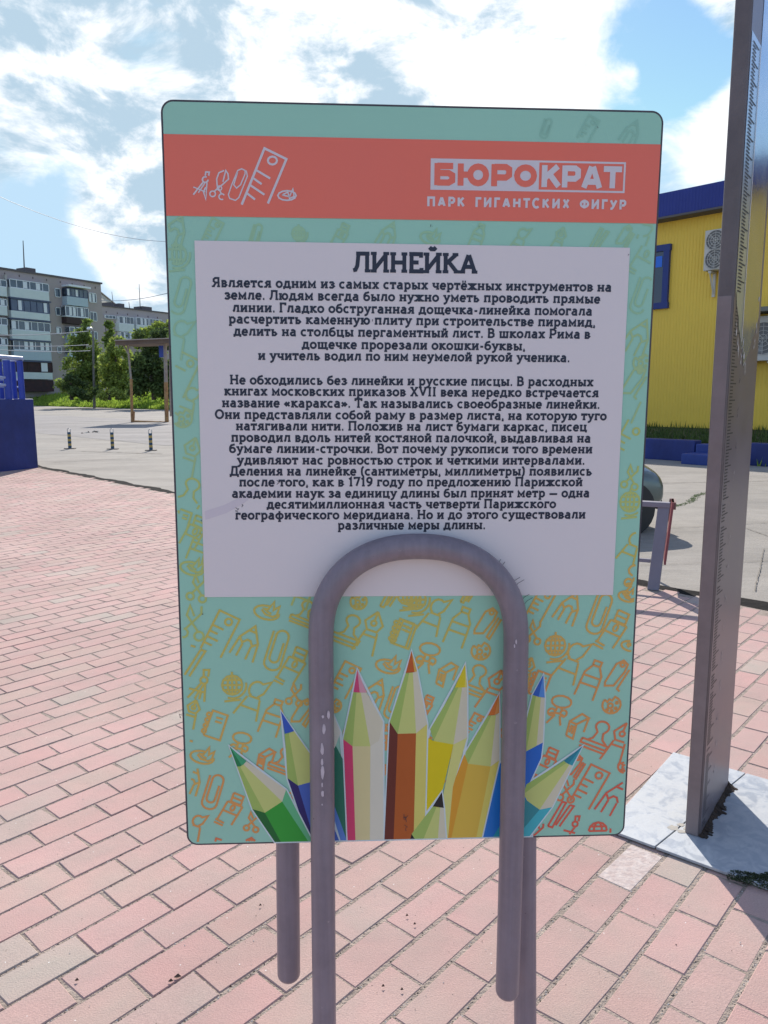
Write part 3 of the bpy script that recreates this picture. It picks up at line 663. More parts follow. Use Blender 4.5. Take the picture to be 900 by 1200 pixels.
LINES = [('Является одним из самых старых чертёжных инструментов на', 248.8, 336.3, 716), ('земле. Людям всегда было нужно уметь проводить прямые', 263.2, 350.8, 702.7),
('линии. Гладко обструганная дощечка-линейка помогала', 272.8, 365.5, 693.4), ('расчертить каменную плиту при строительстве пирамид,', 268.4, 378.8, 697),
('делить на столбцы пергаментный лист. В школах Рима в', 274.2, 393.2, 691.2), ('дощечке прорезали окошки-буквы,', 354, 408.5, 615),
('и учитель водил по ним неумелой рукой ученика.', 302.8, 421.6, 667), ('Не обходились без линейки и русские писцы. В расходных', 269.6, 450.2, 694.6),
('книгах московских приказов XVII века нередко встречается', 263.2, 463.2, 700.9), ('название «каракса». Так назывались своеобразные линейки.', 260.6, 477, 702),
('Они представляли собой раму в размер листа, на которую туго', 252.2, 490.7, 710), ('натягивали нити. Положив на лист бумаги каркас, писец', 276.8, 504, 686.9),
('проводил вдоль нитей костяной палочкой, выдавливая на', 271.3, 517.5, 691.5), ('бумаге линии-строчки. Вот почему рукописи того времени', 269, 530.5, 693.4),
('удивляют нас ровностью строк и четкими интервалами.', 278.2, 544, 684.4), ('Деления на линейке (сантиметры, миллиметры) появились', 269.6, 557, 692.8),
('после того, как в 1719 году по предложению Парижской', 280.6, 569.8, 681.9), ('академии наук за единицу длины был принят метр — одна', 272.2, 583, 690),
('десятимиллионная часть четверти Парижского', 313, 595.8, 650.8), ('географического меридиана. Но и до этого существовали', 276.2, 608.5, 685.3),
('различные меры длины.', 396, 620.3, 568.3)]
pxm = BWD/591*1.0
ink = Ink(.0015)
for t, xl, yb, xr in LINES:
    u0, v = B(xl, yb); u1 = B(xr, yb+.008*(xr-xl))[0]
    k = BWD/(B(776, yb)[0]*0+ (778-187)*(1-(yb-125)*.000157))   # metres per photo pixel at this height
    put_text(ink, t, u0, v, u1, 1.46*k, wt=1.44)
ink.mb.build('body_text', m_text, board)
ink = Ink(.0015)
u0, v = B(413.5, 318.5); u1 = B(559, 320)[0]
put_text(ink, 'ЛИНЕЙКА', u0, v, u1, 3.05*BWD/578, wt=1.42, gap=.34, sl=.98)
ink.mb.build('title_text', m_text, board)
# tree of the park name line and the logo box
ink = Ink(.0008); u0, v = B(500.3, 241.8); u1 = B(733, 245.5)[0]
t = 'ПАРК ГИГАНТСКИХ ФИГУР'
SAVE = dict(GP)
def redo(ch, w_, *st): GP[ch] = (w_, [arc(*q, n=16) if isinstance(q, tuple) else q for q in st], [])
redo('Г', 4.4, [(1, 0), (1, 6.5), (4.4, 6.5)]); redo('Т', 5, [(2.5, 0), (2.5, 7)], [(0, 6.4), (5, 6.4)]); redo('Р', 5, [(1, 0), (1, 6.4), (3.4, 6.4), (4.3, 5.6), (4.3, 4), (3.4, 3), (1, 3)])
redo('П', 6, [(1, 0), (1, 6.4), (5, 6.4), (5, 0)])
GP[' '] = (4.2, [], [])
put_text(ink, t, u0, v, u1, 1.52*BWD/585, wt=1.75, serif=False, gap=1.7)
GP = SAVE
redo('Б', 6, [(1, 0), (1, 7.2)], [(1, 6.3), (5.2, 6.3)], [(1, 4.0), (4.0, 4.0), (5, 3.3), (5, 1.6), (4.0, .9), (1, .9)])
redo('Ю', 8.8, [(1, 0), (1, 7.2)], [(1, 3.6), (3.6, 3.6)], (5.7, 3.6, 2.15, 2.7, 0, 360)); redo('О', 6.4, (3.2, 3.6, 2.3, 2.7, 0, 360))
redo('Р', 6, [(1, 0), (1, 7.2)], [(1, 6.3), (4.1, 6.3), (5, 5.6), (5, 3.7), (4.1, 2.9), (1, 2.9)]); redo('К', 6.2, [(1, 0), (1, 7.2)], [(1.2, 3.1), (5.0, 6.9)], [(2.6, 4.2), (5.4, .3)])
redo('А', 6.6, [(.9, 0), (3.1, 7)], [(3.5, 7), (5.7, 0)], [(1.8, 2), (4.8, 2)]); redo('Т', 6, [(3, 0), (3, 7)], [(.2, 6.3), (5.8, 6.3)])
lo = [B(504.2, 185.3), B(733.2, 190.7), B(731.7, 226.9), B(504.9, 222)]
lu0, lu1 = (lo[0][0]+lo[3][0])/2, (lo[1][0]+lo[2][0])/2; lv1, lv0 = (lo[0][1]+lo[1][1])/2, (lo[2][1]+lo[3][1])/2
ux = B(631.5, 206)[0]; pxu = (lu1-lu0)/228
ink.poly([(lu0, lv0), (lu1, lv0), (lu1, lv1), (lu0, lv1)], z=.0008)
ink.mb.build('logo_box', m_logo, board)
ink = Ink(.0009)
ink.poly([(ux, lv0+2.2*pxu), (lu1-2.2*pxu, lv0+2.2*pxu), (lu1-2.2*pxu, lv1-2.2*pxu), (ux, lv1-2.2*pxu)], z=.0009)
hh = (lv1-lv0)/7.2
ink.z = .0010
put_text(ink, 'БЮРО', lu0+3.5*pxu, lv0+5*pxu, ux-2*pxu, (lv1-lv0-10*pxu)/7.2, wt=1.8, serif=False, gap=.25)
ink.mb.build('logo_letters', m_red, board)
ink = Ink(.0012); put_text(ink, 'КРАТ', ux+2.5*pxu, lv0+5*pxu, lu1-3.5*pxu, (lv1-lv0-10*pxu)/7.2, wt=1.8, serif=False, gap=.0)
ink.mb.build('logo_letters_white', m_logo, board)

# ---- doodle icons (units roughly -1..1, y up), all drawn with the same slant as on the sign
def c_(cx, cy, rx, ry=None, a0=0, a1=360): return arc(cx, cy, rx, ry or rx, a0, a1, 12)
IC = {
'ruler': [[(-.55, -1), (-.55, 1), (.45, 1), (.45, -1)], c_(.05, .68, .16), [(-.55, .25), (0, .25)], [(-.55, -.05), (-.15, -.05)], [(-.55, -.35), (0, -.35)], [(-.55, -.65), (-.15, -.65)]],
'clip': [[(.2, .35), (.2, -.4)]+arc(0, -.4, .2, .2, 0, -180)+[(-.2, .6)]+arc(.06, .6, .27, .27, 180, 0)+[(.36, -.65)]+arc(0, -.65, .36, .3, 0, -180)+[(-.36, .75)]],
'tack': [arc(-.05, -.1, .9, .5, 75, 375, 14), [(-.45, .05), (-.1, -.25), (.45, -.3), (.7, -.1), (.75, .55), (.4, .2), (.3, .8), (.0, .15), (-.3, .15), (.05, -.05), (.3, -.1)]],
'pencil': [[(-.7, -1), (-.55, .1), (0, 1), (.55, .1), (.7, -1)], [(-.55, .1), (-.3, -.15), (-.1, .1), (.1, .1), (.3, -.15), (.55, .1)], [(-.2, .65), (.2, .65)], [(.25, -.2), (.25, -1)], [(-.25, -.2), (-.3, -1)]],
'globe': [c_(0, .1, .62), [(-.6, .1), (.6, .1)], c_(0, .1, .28, .62), [(0, .95), (0, -.5)], [(-.5, .42), (.5, .42)], [(-.5, -.22), (.5, -.22)], c_(0, .1, .86, .86, -110, 10), [(-.5, -.95), (.5, -.85)], [(0, -.75), (0, -.95)]],
'brush': [[(-.15, .1)]+arc(0, .42, .35, .4, 220, 60)+[(.5, 1), (.35, .35), (.15, .1)], [(-.25, .05), (.3, .05)], [(-.3, 0), (-.6, -1)], [(.3, 0), (.5, -1)], [(-.45, -.5), (.4, -.5)]],
'bottle': [[(-.2, .75), (-.2, 1), (.2, 1), (.2, .75), (-.2, .75)], [(-.2, .7), (-.45, .3), (-.5, -1)], [(.2, .7), (.45, .3), (.5, -1)], [(-.5, .15), (.5, .15)], [(-.5, -.3), (.5, -.3)]],
'notebook': [[(-.5, -.8), (-.4, .8), (.5, .75), (.5, -.85), (-.5, -.8)], c_(-.55, .5, .12), c_(-.55, .15, .12), c_(-.55, -.2, .12), c_(-.55, -.55, .12), [(-.1, .45), (.3, .45)], [(-.1, .2), (.3, .2)]],
'palette': [arc(0, 0, .75, .72, 130, 420)+[(.1, .35), (-.1, .5), (-.3, .3)]+[(-.48, .55)], c_(-.1, -.05, .2), c_(.45, .1, .08), c_(.3, -.35, .08), c_(-.05, -.5, .08), c_(-.4, -.35, .08)],
'stapler': [[(-.9, -.3), (-.3, .75), (.1, .95), (.35, .7), (.2, .3), (-.4, -.5), (-.9, -.5), (-.9, -.3)], c_(.05, .7, .12), [(.45, .4), (-.2, -.7), (-.05, -.85), (.6, .3)]],
'scissors': [c_(-.45, -.6, .25), c_(.4, -.65, .25), [(-.35, -.35), (.35, .6), (.3, 1)], [(.3, -.4), (-.4, .4), (-.3, .95), (0, .4)]],
'rods': [[(-.35, -.9), (-.1, .9), (.15, .9), (-.05, -.9), (-.35, -.9)], [(.1, -.7), (.45, .85)], [(.35, -.7), (.7, .85), (.45, .85)]],
'compass': [c_(.15, .35, .2), [(.1, .6), (.05, .95), (.35, 1), (.35, .6)], [(.05, .2), (-.6, -.8)], [(.2, .15), (-.1, -.5), (-.2, -.8)], [(.25, .2), (.35, -.9)], [(-.6, -.25), (.3, -.35)], [(.1, -.3), (.05, -.8)]],
'binder': [c_(.1, .55, .62, .38), c_(-.35, -.2, .22), c_(.4, -.15, .2), [(-.1, .15), (-.1, -.1)], [(.2, .15), (.25, 0)], arc(0, -.5, .55, .3, 160, 20), [(-.1, -.35), (-.5, -.95)], [(.2, -.35), (.4, -.95)]],
'sharpener': [[(-.7, -.6), (-.5, .35), (-.05, .15), (-.25, -.85), (-.7, -.6)], [(-.5, .35), (.3, .85), (.75, .55), (-.05, .15)], [(.75, .55), (.45, -.4)], [(-.35, .1), (-.5, -.4)], [(-.2, .05), (-.35, -.5)]],
'stamp': [[(-.45, -.3), (-.2, -.1), (-.1, .3)]+arc(.05, .65, .38, .32, 200, -20)+[(.25, .3), (.35, -.05), (.65, -.25)], [(-.75, -.3), (.8, -.3), (.75, -.55), (-.75, -.55), (-.75, -.3)], [(-.75, -.75), (.75, -.75)]],
'nib': [[(0, 1), (-.4, .45), (-.2, .1), (.25, .1), (.42, .45), (0, 1)], c_(0, .45, .12), [(0, 1), (0, .6)], [(-.25, .05), (-.5, -1)], [(.3, .05), (.45, -1)], [(-.3, -.15), (.35, -.15)]],
'glue': [[(-.3, .9), (-.25, .4), (.3, .4), (.25, .9), (-.3, .9)], [(-.3, .65), (.28, .65)], [(-.4, .35), (-.5, -.8)], [(.42, .35), (.3, -.8)], [(-.4, .35), (.42, .35)], c_(-.02, .1, .1, .16), [(-.45, -.2), (.38, -.2)], [(-.6, -.8), (-.1, -.85)], [(-.6, -.98), (-.1, -1)]],
}
LEAN = {'ruler': -27, 'clip': -18, 'tack': -15, 'pencil': -25, 'globe': 0, 'brush': -22, 'bottle': -20, 'notebook': -18, 'palette': 10, 'stapler': 0, 'scissors': -10, 'rods': -20, 'compass': -10, 'binder': -12, 'sharpener': 0, 'stamp': -22, 'nib': -20, 'glue': -25}
def z5(x, y): return (x/3.214+200, y/3.214+690)
def z6(x, y): return (x/3.103+470, y/3.103+690)
D = []
for t, x, y, s in (('scissors', 85, 130, 75), ('ruler', 190, 172, 88), ('tack', 365, 85, 56), ('pencil', 292, 200, 72), ('clip', 400, 228, 95), ('glue', 465, 292, 88), ('compass', 112, 365, 72),
    ('globe', 232, 368, 66), ('brush', 312, 412, 90), ('bottle', 385, 485, 78), ('notebook', 170, 512, 70), ('binder', 258, 590, 62), ('sharpener', 358, 640, 52), ('tack', 122, 630, 54), ('pencil', 80, 722, 58),
    ('clip', 160, 762, 86), ('glue', 232, 832, 80), ('brush', 95, 895, 62), ('scissors', 308, 880, 46), ('bottle', 165, 990, 60), ('stapler', 300, 985, 60), ('nib', 78, 470, 62), ('rods', 62, 275, 78), ('stamp', 420, 650, 64),
    ('palette', 708, 48, 44), ('stamp', 668, 160, 74), ('nib', 752, 165, 92), ('notebook', 872, 165, 66), ('tack', 822, 288, 56), ('ruler', 660, 345, 72), ('pencil', 770, 395, 66), ('clip', 845, 425, 80),
    ('stamp', 500, 95, 60), ('bottle', 500, 20, 60), ('rods', 820, 30, 52), ('palette', 615, 440, 40), ('stapler', 510, 470, 66), ('compass', 800, 560, 60), ('globe', 890, 30, 60), ('scissors', 470, 400, 50), ('rods', 40, 600, 50)): D.append((t, *z5(x, y), s/3.214))
for t, x, y, s in (('globe', 55, 45, 62), ('notebook', 15, 165, 62), ('brush', 122, 95, 80), ('bottle', 212, 138, 80), ('stapler', 325, 130, 70), ('palette', 290, 226, 50), ('binder', 92, 250, 66), ('sharpener', 165, 312, 58), ('stamp', 265, 335, 72),
    ('nib', 335, 370, 90), ('ruler', 268, 500, 50), ('glue', 88, 430, 54), ('globe', 560, 212, 66), ('brush', 622, 262, 92), ('bottle', 690, 330, 80), ('notebook', 505, 345, 62), ('binder', 570, 440, 66), ('sharpener', 640, 500, 62), ('stamp', 712, 540, 74),
    ('glue', 530, 635, 74), ('ruler', 690, 722, 88), ('pencil', 775, 762, 76), ('rods', 572, 822, 66), ('scissors', 605, 735, 54), ('palette', 765, 422, 50), ('stapler', 800, 320, 72), ('clip', 722, 88, 92), ('pencil', 612, 68, 64), ('ruler', 510, 60, 66),
    ('glue', 778, 150, 88), ('nib', 790, 560, 90), ('globe', 715, 885, 62), ('compass', 622, 870, 56), ('scissors', 500, 885, 40), ('scissors', 484, 160, 50), ('compass', 398, 300, 60), ('tack', 835, 205, 40), ('stapler', 640, 650, 56),
    ('rods', 240, 20, 40), ('tack', 825, 25, 40), ('palette', 815, 645, 40), ('clip', 830, 880, 50), ('nib', 455, 300, 60)): D.append((t, *z6(x, y), s/3.103))
fr_ = random.Random(12); small = ['palette', 'scissors', 'tack', 'compass', 'clip', 'pencil', 'nib', 'glue', 'rods', 'stapler', 'notebook']
for _ in range(4000):
    x = fr_.uniform(222, 728); y = fr_.uniform(708, 975)
    if 228 < x < 730 and y < 712: continue
    if all((x-a)**2+((y-c)*.9)**2 > (q+13.5)**2*1.0 for _t, a, c, q in D): D.append((fr_.choice(small), x, y, 12.5))
# side and top margins
for t, x, y, s in (('globe', 738, 590, 20), ('glue', 757, 300, 24), ('clip', 752, 345, 24), ('pencil', 748, 395, 22), ('binder', 744, 680, 22), ('ruler', 736, 520, 26), ('stapler', 748, 450, 22), ('palette', 752, 425, 14), ('brush', 741, 640, 22), ('stamp', 764, 275, 20),
    ('scissors', 740, 560, 16), ('bottle', 757, 480, 22), ('tack', 760, 255, 14), ('globe', 207, 300, 18), ('clip', 212, 345, 24), ('brush', 209, 395, 24), ('ruler', 215, 440, 24), ('palette', 214, 490, 15), ('nib', 222, 535, 24), ('stamp', 220, 580, 22), ('brush', 222, 470, 20),
    ('glue', 228, 625, 24), ('tack', 226, 665, 16), ('scissors', 232, 690, 18), ('pencil', 206, 270, 18), ('bottle', 233, 640, 20), ('notebook', 214, 610, 16),
    ('ruler', 250, 272, 14), ('clip', 300, 275, 14), ('globe', 350, 275, 12), ('glue', 400, 276, 15), ('pencil', 455, 275, 15), ('tack', 505, 278, 13), ('bottle', 560, 277, 14), ('brush', 610, 280, 15), ('nib', 655, 281, 15), ('rods', 700, 280, 14), ('stapler', 735, 278, 14),
    ('clip', 640, 150, 12), ('ruler', 690, 152, 14), ('pencil', 740, 155, 14)): D.append((t, x, y, s))
ramp = [(150, (.31, .60, .46)), (300, (.36, .62, .38)), (480, (.42, .61, .30)), (620, (.52, .60, .19)), (720, (.64, .55, .13)), (800, (.74, .47, .12)), (880, (.78, .36, .11)), (960, (.80, .24, .10)), (1060, (.78, .15, .09))]
dm = [print_mat('print_doodle', c, tuple(v*.95 for v in c)) for _, c in ramp]
ink = Ink(.0004, .000004)
def inside(p): return .004 < p[0] < BWD-.004 and .004 < p[1] < BHT-.004
drng = random.Random(2)
for t, x, y, s in D:
    u, v = B(x, y); sm = s*.00120; a = R(LEAN[t]); ca, sa = math.cos(a), math.sin(a)
    yy = y+(x-450)*.28-(20 if x < 300 and y > 700 else 0) if y > 640 else y+(x-450)*.10+10
    mi = min(range(len(ramp)), key=lambda i: abs(ramp[i][0]-yy))
    for st in IC[t]:
        pts = [(u+(px*ca-py*sa)*sm, v+(px*sa+py*ca)*sm) for px, py in st]
        run = []
        for p in pts+[None]:
            if p is not None and inside(p): run.append(p)
            else:
                if len(run) > 1: ink.stroke(run, .0033 if y > 640 else .0030, mi)
                run = []
ink.mb.build('doodle_pattern', dm, board)['kind'] = 'stuff'
# small row of icons in the band
ink = Ink(.0008)
def band_stroke(pts, wpx=2.2, closed=False): ink.stroke([B(x/3+200, y/3+100) for x, y in pts], wpx*BWD/590, 0, closed)
band_stroke([(250, 420), (330, 222), (407, 260), (342, 416)], 2.7)
band_stroke(c_(358, 265, 16, 14)[:-1], 2.3, True)
for a, c in (((300, 298), (350, 328)), ((288, 325), (320, 348)), ((278, 350), (330, 385)), ((266, 378), (297, 402))): band_stroke([a, c], 2.4)
band_stroke([(236, 305), (222, 350), (232, 362), (246, 350), (262, 312), (262, 300), (250, 294), (236, 300), (215, 350), (203, 385), (208, 398), (228, 405), (240, 395), (270, 320), (266, 300)], 1.4)
band_stroke(c_(148, 382, 10)[:-1], 1.6, True); band_stroke(c_(180, 392, 10, 10, 60, 330), 1.6)
band_stroke([(155, 372), (182, 350), (204, 330), (202, 312), (194, 300), (184, 340)], 1.6); band_stroke([(178, 380), (164, 355), (162, 330), (170, 308), (188, 300)], 1.6); band_stroke(c_(172, 362, 8)[:-1], 1.4, True)
band_stroke(c_(122, 332, 10, 10, 0, 300), 1.8); band_stroke([(122, 318), (124, 305), (136, 306), (134, 318)], 1.8); band_stroke([(114, 342), (80, 385)], 1.8); band_stroke([(120, 345), (98, 378)], 1.4); band_stroke([(128, 343), (124, 402), (116, 375), (124, 358)], 1.8); band_stroke([(80, 358), (122, 375)], 1.4)
band_stroke(c_(409, 388, 32, 17)[:-1], 1.8, True) ; band_stroke([(392, 386), (418, 392), (430, 364), (434, 392), (418, 398), (412, 376), (392, 386)], 1.6)
ink.mb.build('band_icons', m_logo, board)

# ---- coloured pencils printed along the bottom
def clipb(P, lim=.0032):
    out = []
    for i in range(len(P)):
        a, c = P[i], P[(i+1) % len(P)]
        ia, ic = a[1] >= lim, c[1] >= lim
        if ia: out.append(a)
        if ia != ic:
            t = (lim-a[1])/(c[1]-a[1]); out.append((a[0]+(c[0]-a[0])*t, lim))
    return out
PC = {}
def pm(c):
    if c not in PC:
        c1 = c if c in (WL, WM, WR, HALO) else tuple(min(.85, v*1.22) for v in c); PC[c] = print_mat('print_pencil', c1, tuple(v*.93 for v in c1))
    return PC[c]
WL, WM, WR = (.40, .56, .14), (.62, .68, .22), (.72, .68, .50)
HALO = (.66, .78, .79)
def pencil(zlev, conv, faces):
    cols = []; ik = Ink(zlev, .0)
    P2 = []
    for c, pts in faces:
        if c not in cols: cols.append(c)
        q = clipb([B(*conv(*p)) for p in pts])
        if len(q) > 2: P2 += q
    # halo: convex hull grown a little
    pts = sorted(set(P2))
    def half(ps):
        h = []
        for p in ps:
            while len(h) > 1 and (h[-1][0]-h[-2][0])*(p[1]-h[-2][1])-(h[-1][1]-h[-2][1])*(p[0]-h[-2][0]) <= 0: h.pop()
            h.append(p)
        return h[:-1]
    hull = half(pts)+half(pts[::-1])
    halo = Ink(zlev-.00004, 0); cols.append(HALO)
    ik.z = zlev-.00004; ik.stroke([p for p in hull], .0042, len(cols)-1, True); ik.z = zlev
    for j, (c, pts) in enumerate(faces):
        q = clipb([B(*conv(*p)) for p in pts])
        if len(q) > 2: ik.poly(q, cols.index(c), z=zlev+.000004*j)
    ik.mb.build('printed_pencil', [pm(c) for c in cols], board)
BOT = 1000
pencil(.00075, z5, [((.02, .16, .10), [(622, 590), (648, 640), (668, 960), (560, 960), (560, 700)]), ((.60, .60, .50), [(600, 440), (640, 540), (622, 590), (560, 700)]), ((.10, .22, .55), [(560, 660), (640, 880), (668, 960), (560, 960)])])
pencil(.0008, z6, [((.01, .16, .52), [(355, 640), (480, 500), (475, 960), (272, 960)]), ((.02, .30, .38), [(420, 760), (470, 960), (298, 960)])])
pencil(.00085, z5, [((.03, .10, .45), [(415, 460), (465, 535), (430, 545)]), (WL, [(430, 545), (445, 543), (480, 740), (440, 712)]), (WM, [(445, 543), (465, 535), (545, 650), (545, 725), (480, 740)]),
    ((.025, .02, .13), [(440, 712), (480, 740), (545, 960), (525, 960)]), ((.06, .13, .45), [(480, 740), (545, 722), (640, 960), (545, 960)])])
pencil(.0009, z6, [((.02, .11, .45), [(517, 312), (500, 392), (478, 385)]), ((.08, .25, .6), [(517, 312), (522, 395), (500, 392)]), (WL, [(478, 385), (490, 390), (455, 590), (440, 540)]), (WM, [(490, 390), (508, 394), (492, 575), (455, 590)]), (WR, [(508, 394), (522, 395), (515, 558), (492, 575)]),
    ((.01, .13, .50), [(440, 540), (455, 590), (515, 558), (508, 615), (462, 715), (420, 800), (400, 760)])])
pencil(.00095, z6, [((.01, .20, .28), [(660, 570), (608, 637), (592, 625)]), ((.03, .30, .36), [(660, 570), (622, 642), (608, 637)]), (WL, [(592, 625), (600, 632), (445, 745), (455, 710)]), (WM, [(600, 632), (612, 638), (503, 802), (458, 770), (445, 745)]), (WR, [(612, 638), (622, 642), (548, 793), (503, 802)]),
    ((.03, .24, .27), [(445, 760), (503, 802), (420, 930), (380, 900)]), ((.05, .42, .48), [(503, 802), (548, 793), (462, 905), (450, 960), (380, 960), (420, 900)])])
pencil(.0010, z6, [((.62, .17, .03), [(357, 380), (340, 458), (315, 460)]), ((.66, .28, .08), [(357, 380), (357, 450), (340, 458)]), (WL, [(315, 460), (328, 460), (243, 635), (230, 600)]), (WM, [(328, 460), (345, 458), (325, 645), (243, 635)]), (WR, [(345, 458), (357, 450), (357, 622), (325, 645)]),
    ((.62, .30, .03), [(230, 600), (243, 635), (170, 960), (150, 960), (140, 840)]), ((.62, .42, .06), [(243, 635), (325, 645), (262, 960), (170, 960)]), ((.62, .55, .12), [(325, 645), (357, 622), (280, 960), (262, 960)])])
pencil(.00105, z6, [((.62, .52, .02), [(233, 272), (232, 358), (195, 358)]), ((.68, .60, .14), [(233, 272), (240, 357), (232, 358)]), (WL, [(195, 358), (208, 358), (118, 552), (105, 510)]), (WM, [(208, 358), (222, 358), (190, 565), (118, 552)]), (WR, [(222, 358), (240, 357), (240, 540), (190, 565)]),
    ((.64, .52, .01), [(97, 540), (118, 552), (190, 565), (135, 800), (110, 960), (40, 960)]), ((.60, .60, .20), [(190, 565), (240, 540), (188, 720), (165, 960), (110, 960)])])
pencil(.0011, z5, [((.58, .06, .16), [(703, 303), (712, 390), (688, 388)]), ((.62, .30, .35), [(703, 303), (738, 390), (712, 390)]), (WL, [(688, 388), (700, 390), (685, 592), (650, 565)]), (WM, [(700, 390), (716, 390), (752, 592), (685, 592)]), (WR, [(716, 390), (738, 390), (800, 500), (785, 570), (752, 592)]),
    ((.60, .05, .14), [(650, 565), (685, 592), (697, 980), (668, 980)]), ((.62, .55, .28), [(685, 592), (752, 592), (750, 980), (697, 980)]), ((.62, .60, .48), [(752, 592), (785, 570), (800, 500), (802, 980), (750, 980)])])
pencil(.00115, z5, [((.48, .10, .02), [(907, 233), (922, 312), (885, 316)]), ((.60, .38, .08), [(907, 233), (928, 310), (918, 312)]), (WL, [(885, 316), (898, 316), (855, 545), (825, 500)]), (WM, [(898, 316), (912, 314), (924, 543), (855, 545)]), (WR, [(912, 314), (928, 310), (966, 508), (924, 543)]),
    ((.13, .03, .02), [(825, 500), (855, 545), (838, 980), (803, 980)]), ((.40, .10, .02), [(855, 545), (924, 543), (914, 980), (838, 980)]), ((.60, .55, .14), [(924, 543), (966, 508), (955, 980), (914, 980)])])
pencil(.00118, z6, [((.02, .02, .02), [(148, 738), (155, 795), (115, 790)]), (WL, [(115, 790), (128, 793), (60, 960), (38, 890)]), (WM, [(128, 793), (142, 794), (130, 960), (60, 960)]), (WR, [(142, 794), (155, 795), (166, 960), (130, 960)]), ((.015, .015, .015), [(38, 890), (52, 912), (40, 960), (20, 960)])])
pencil(.00119, z5, [((.01, .20, .07), [(222, 592), (270, 667), (250, 668)]), ((.04, .33, .15), [(222, 592), (286, 650), (270, 667)]), (WL, [(250, 668), (262, 668), (355, 842), (308, 828)]), (WM, [(262, 668), (275, 660), (420, 800), (355, 842)]), (WR, [(275, 660), (286, 648), (435, 755), (420, 800)]),
    ((.01, .13, .03), [(308, 828), (355, 842), (420, 960), (398, 960)]), ((.03, .32, .04), [(355, 842), (420, 800), (525, 960), (420, 960)]), ((.12, .45, .22), [(420, 800), (435, 755), (540, 960), (525, 960)])])
# dark scratches and specks of wear on the print
ink = Ink(.0017); wr = random.Random(8)
for x, y, n, s in ((213, 838, 5, 1.6), (437, 375, 2, .8), (326, 565, 3, 1.2), (278, 597, 4, 1.4), (285, 592, 3, 1), (475, 958, 4, 2), (477, 970, 3, 2), (610, 520, 2, .8), (735, 300, 2, .8), (505, 265, 2, .8), (238, 720, 2, .8), (700, 150, 2, .7), (236, 610, 2, .7)):
    for k in range(n):
        a = B(x+wr.uniform(-s, s)*1.5, y+wr.uniform(-s, s)*1.5); c = B(x+wr.uniform(-s, s)*2, y+wr.uniform(-s, s)*2.5)
        ink.stroke([a, c], .0007)
for x, y, dx, dy in ((583, 664, 4, -9), (587, 667, 5, -9), (601, 684, 9, -8), (605, 687, 10, -8), (613, 702, 8, -6), (616, 707, 9, -7), (560, 645, 3, -4)):
    ink.stroke([B(x-dx*.4, y-dy*.4), B(x+dx*.2, y+dy*.5), B(x+dx*.9, y+dy)], .0006)
ink.mb.build('print_wear', mat('wear_marks', (.06, .05, .06), .8), board)['kind'] = 'stuff'
# brown smear across the left edge of the text panel
ink = Ink(.0014, 0)
ink.poly([B(x, y) for x, y in ((240, 599), (262, 592), (285, 581), (300, 570), (303, 574), (288, 588), (266, 601), (241, 609))])
ink.mb.build('smear', print_mat('print_smear', (.72, .65, .69)), board)

# ---- the paperclip tubes
YF = 1.12-.031; RB = .0187
def Yat(px): return at(px, 900, 1.12)
def tube_y(px, off):          # offset from the board plane toward the camera
    q = onplane(BC+Nn*off, Nn, px, 900); return q
def arch_path(xl, xr, ytop_px, ybl_px, ybr_px, off, xl_low, xr_low, zend_l=None, zend_r=None, rpx=None, splay=0.012):
    """upside-down U in a plane parallel to the board"""
    O = BC+Nn*off
    def Pn(px, py): return onplane(O, Nn, px, py)
    return Pn
# front loop: left leg goes to the ground, right leg ends rounded above the ground
O_ = BC+Nn*(RB+.0035)
Pf = lambda x, y: onplane(O_, Nn, x, y)
ctl = [(380, 1190), (377.5, 900), (376, 760)]
for a in range(0, 181, 9):
    # superellipse-like arch through the photographed outline centre line
    t = R(180-a); cx, cy, rx, ry = 490.5, 745, 114.5, 105
    e = 2/2.25; X = cx+rx*math.copysign(abs(math.cos(t))**e, math.cos(t)); Y = cy-ry*abs(math.sin(t))**e
    ctl.append((X+0.3*(Y-745)/100, Y))
ctl += [(604, 790), (601.5, 900), (598.5, 1020), (594.5, 1160)]
pts = [Pf(*c) for c in ctl]
pts[0] = Pf(380, 1190)
d = (pts[0]-pts[1]).normalized(); pts[0] = pts[0]+d*(pts[0].z+.03)/(-d.z)      # down into the ground
def smooth_path(P, it=2):
    for _ in range(it):
        Q = [P[0]]
        for i in range(len(P)-1):
            Q += [P[i].lerp(P[i+1], .25), P[i].lerp(P[i+1], .75)]
        Q.append(P[-1]); P = Q
    return P
SO = Vector((bx, 1.12, 0))
pp = smooth_path(pts, 1)
def round_end(P, r, k=6):
    d = (P[-1]-P[-2]).normalized(); q = list(P); rs = [r]*len(P); e = P[-1]
    for j in range(1, k+1):
        a = j/k*math.pi/2; q.append(e+d*r*.75*math.sin(a)); rs.append(max(r*math.cos(a), .0006))
    return q, rs
q, rs = round_end(pp, RB)
b = MB(); b.tube([p-SO for p in q], rs, 28); ft = b.build('front_clip_tube', M['grey'], sign, smooth=True)
# rear loop behind the board
OR = BC+Nn*(-RB-.0075)
Pr = lambda x, y: onplane(OR, Nn, x, y)
ctl = [(615.5, 1195), (614.5, 1000), (616, 820), (617, 560)]
for a in range(12, 180, 12):
    t = R(a); X = 478+139*math.cos(t); Y = 400-130*math.sin(t); ctl.append((X, Y))
ctl += [(338, 560), (337, 820), (337, 1000), (338.5, 1140)]
pts = [Pr(*c) for c in ctl]; d = (pts[0]-pts[1]).normalized(); pts[0] = pts[0]+d*(pts[0].z+.03)/(-d.z)
q, rs = round_end(smooth_path(pts, 1), RB)
b = MB(); b.tube([p-SO for p in q], rs, 28); b.build('rear_clip_tube', M['grey'], sign, smooth=True)
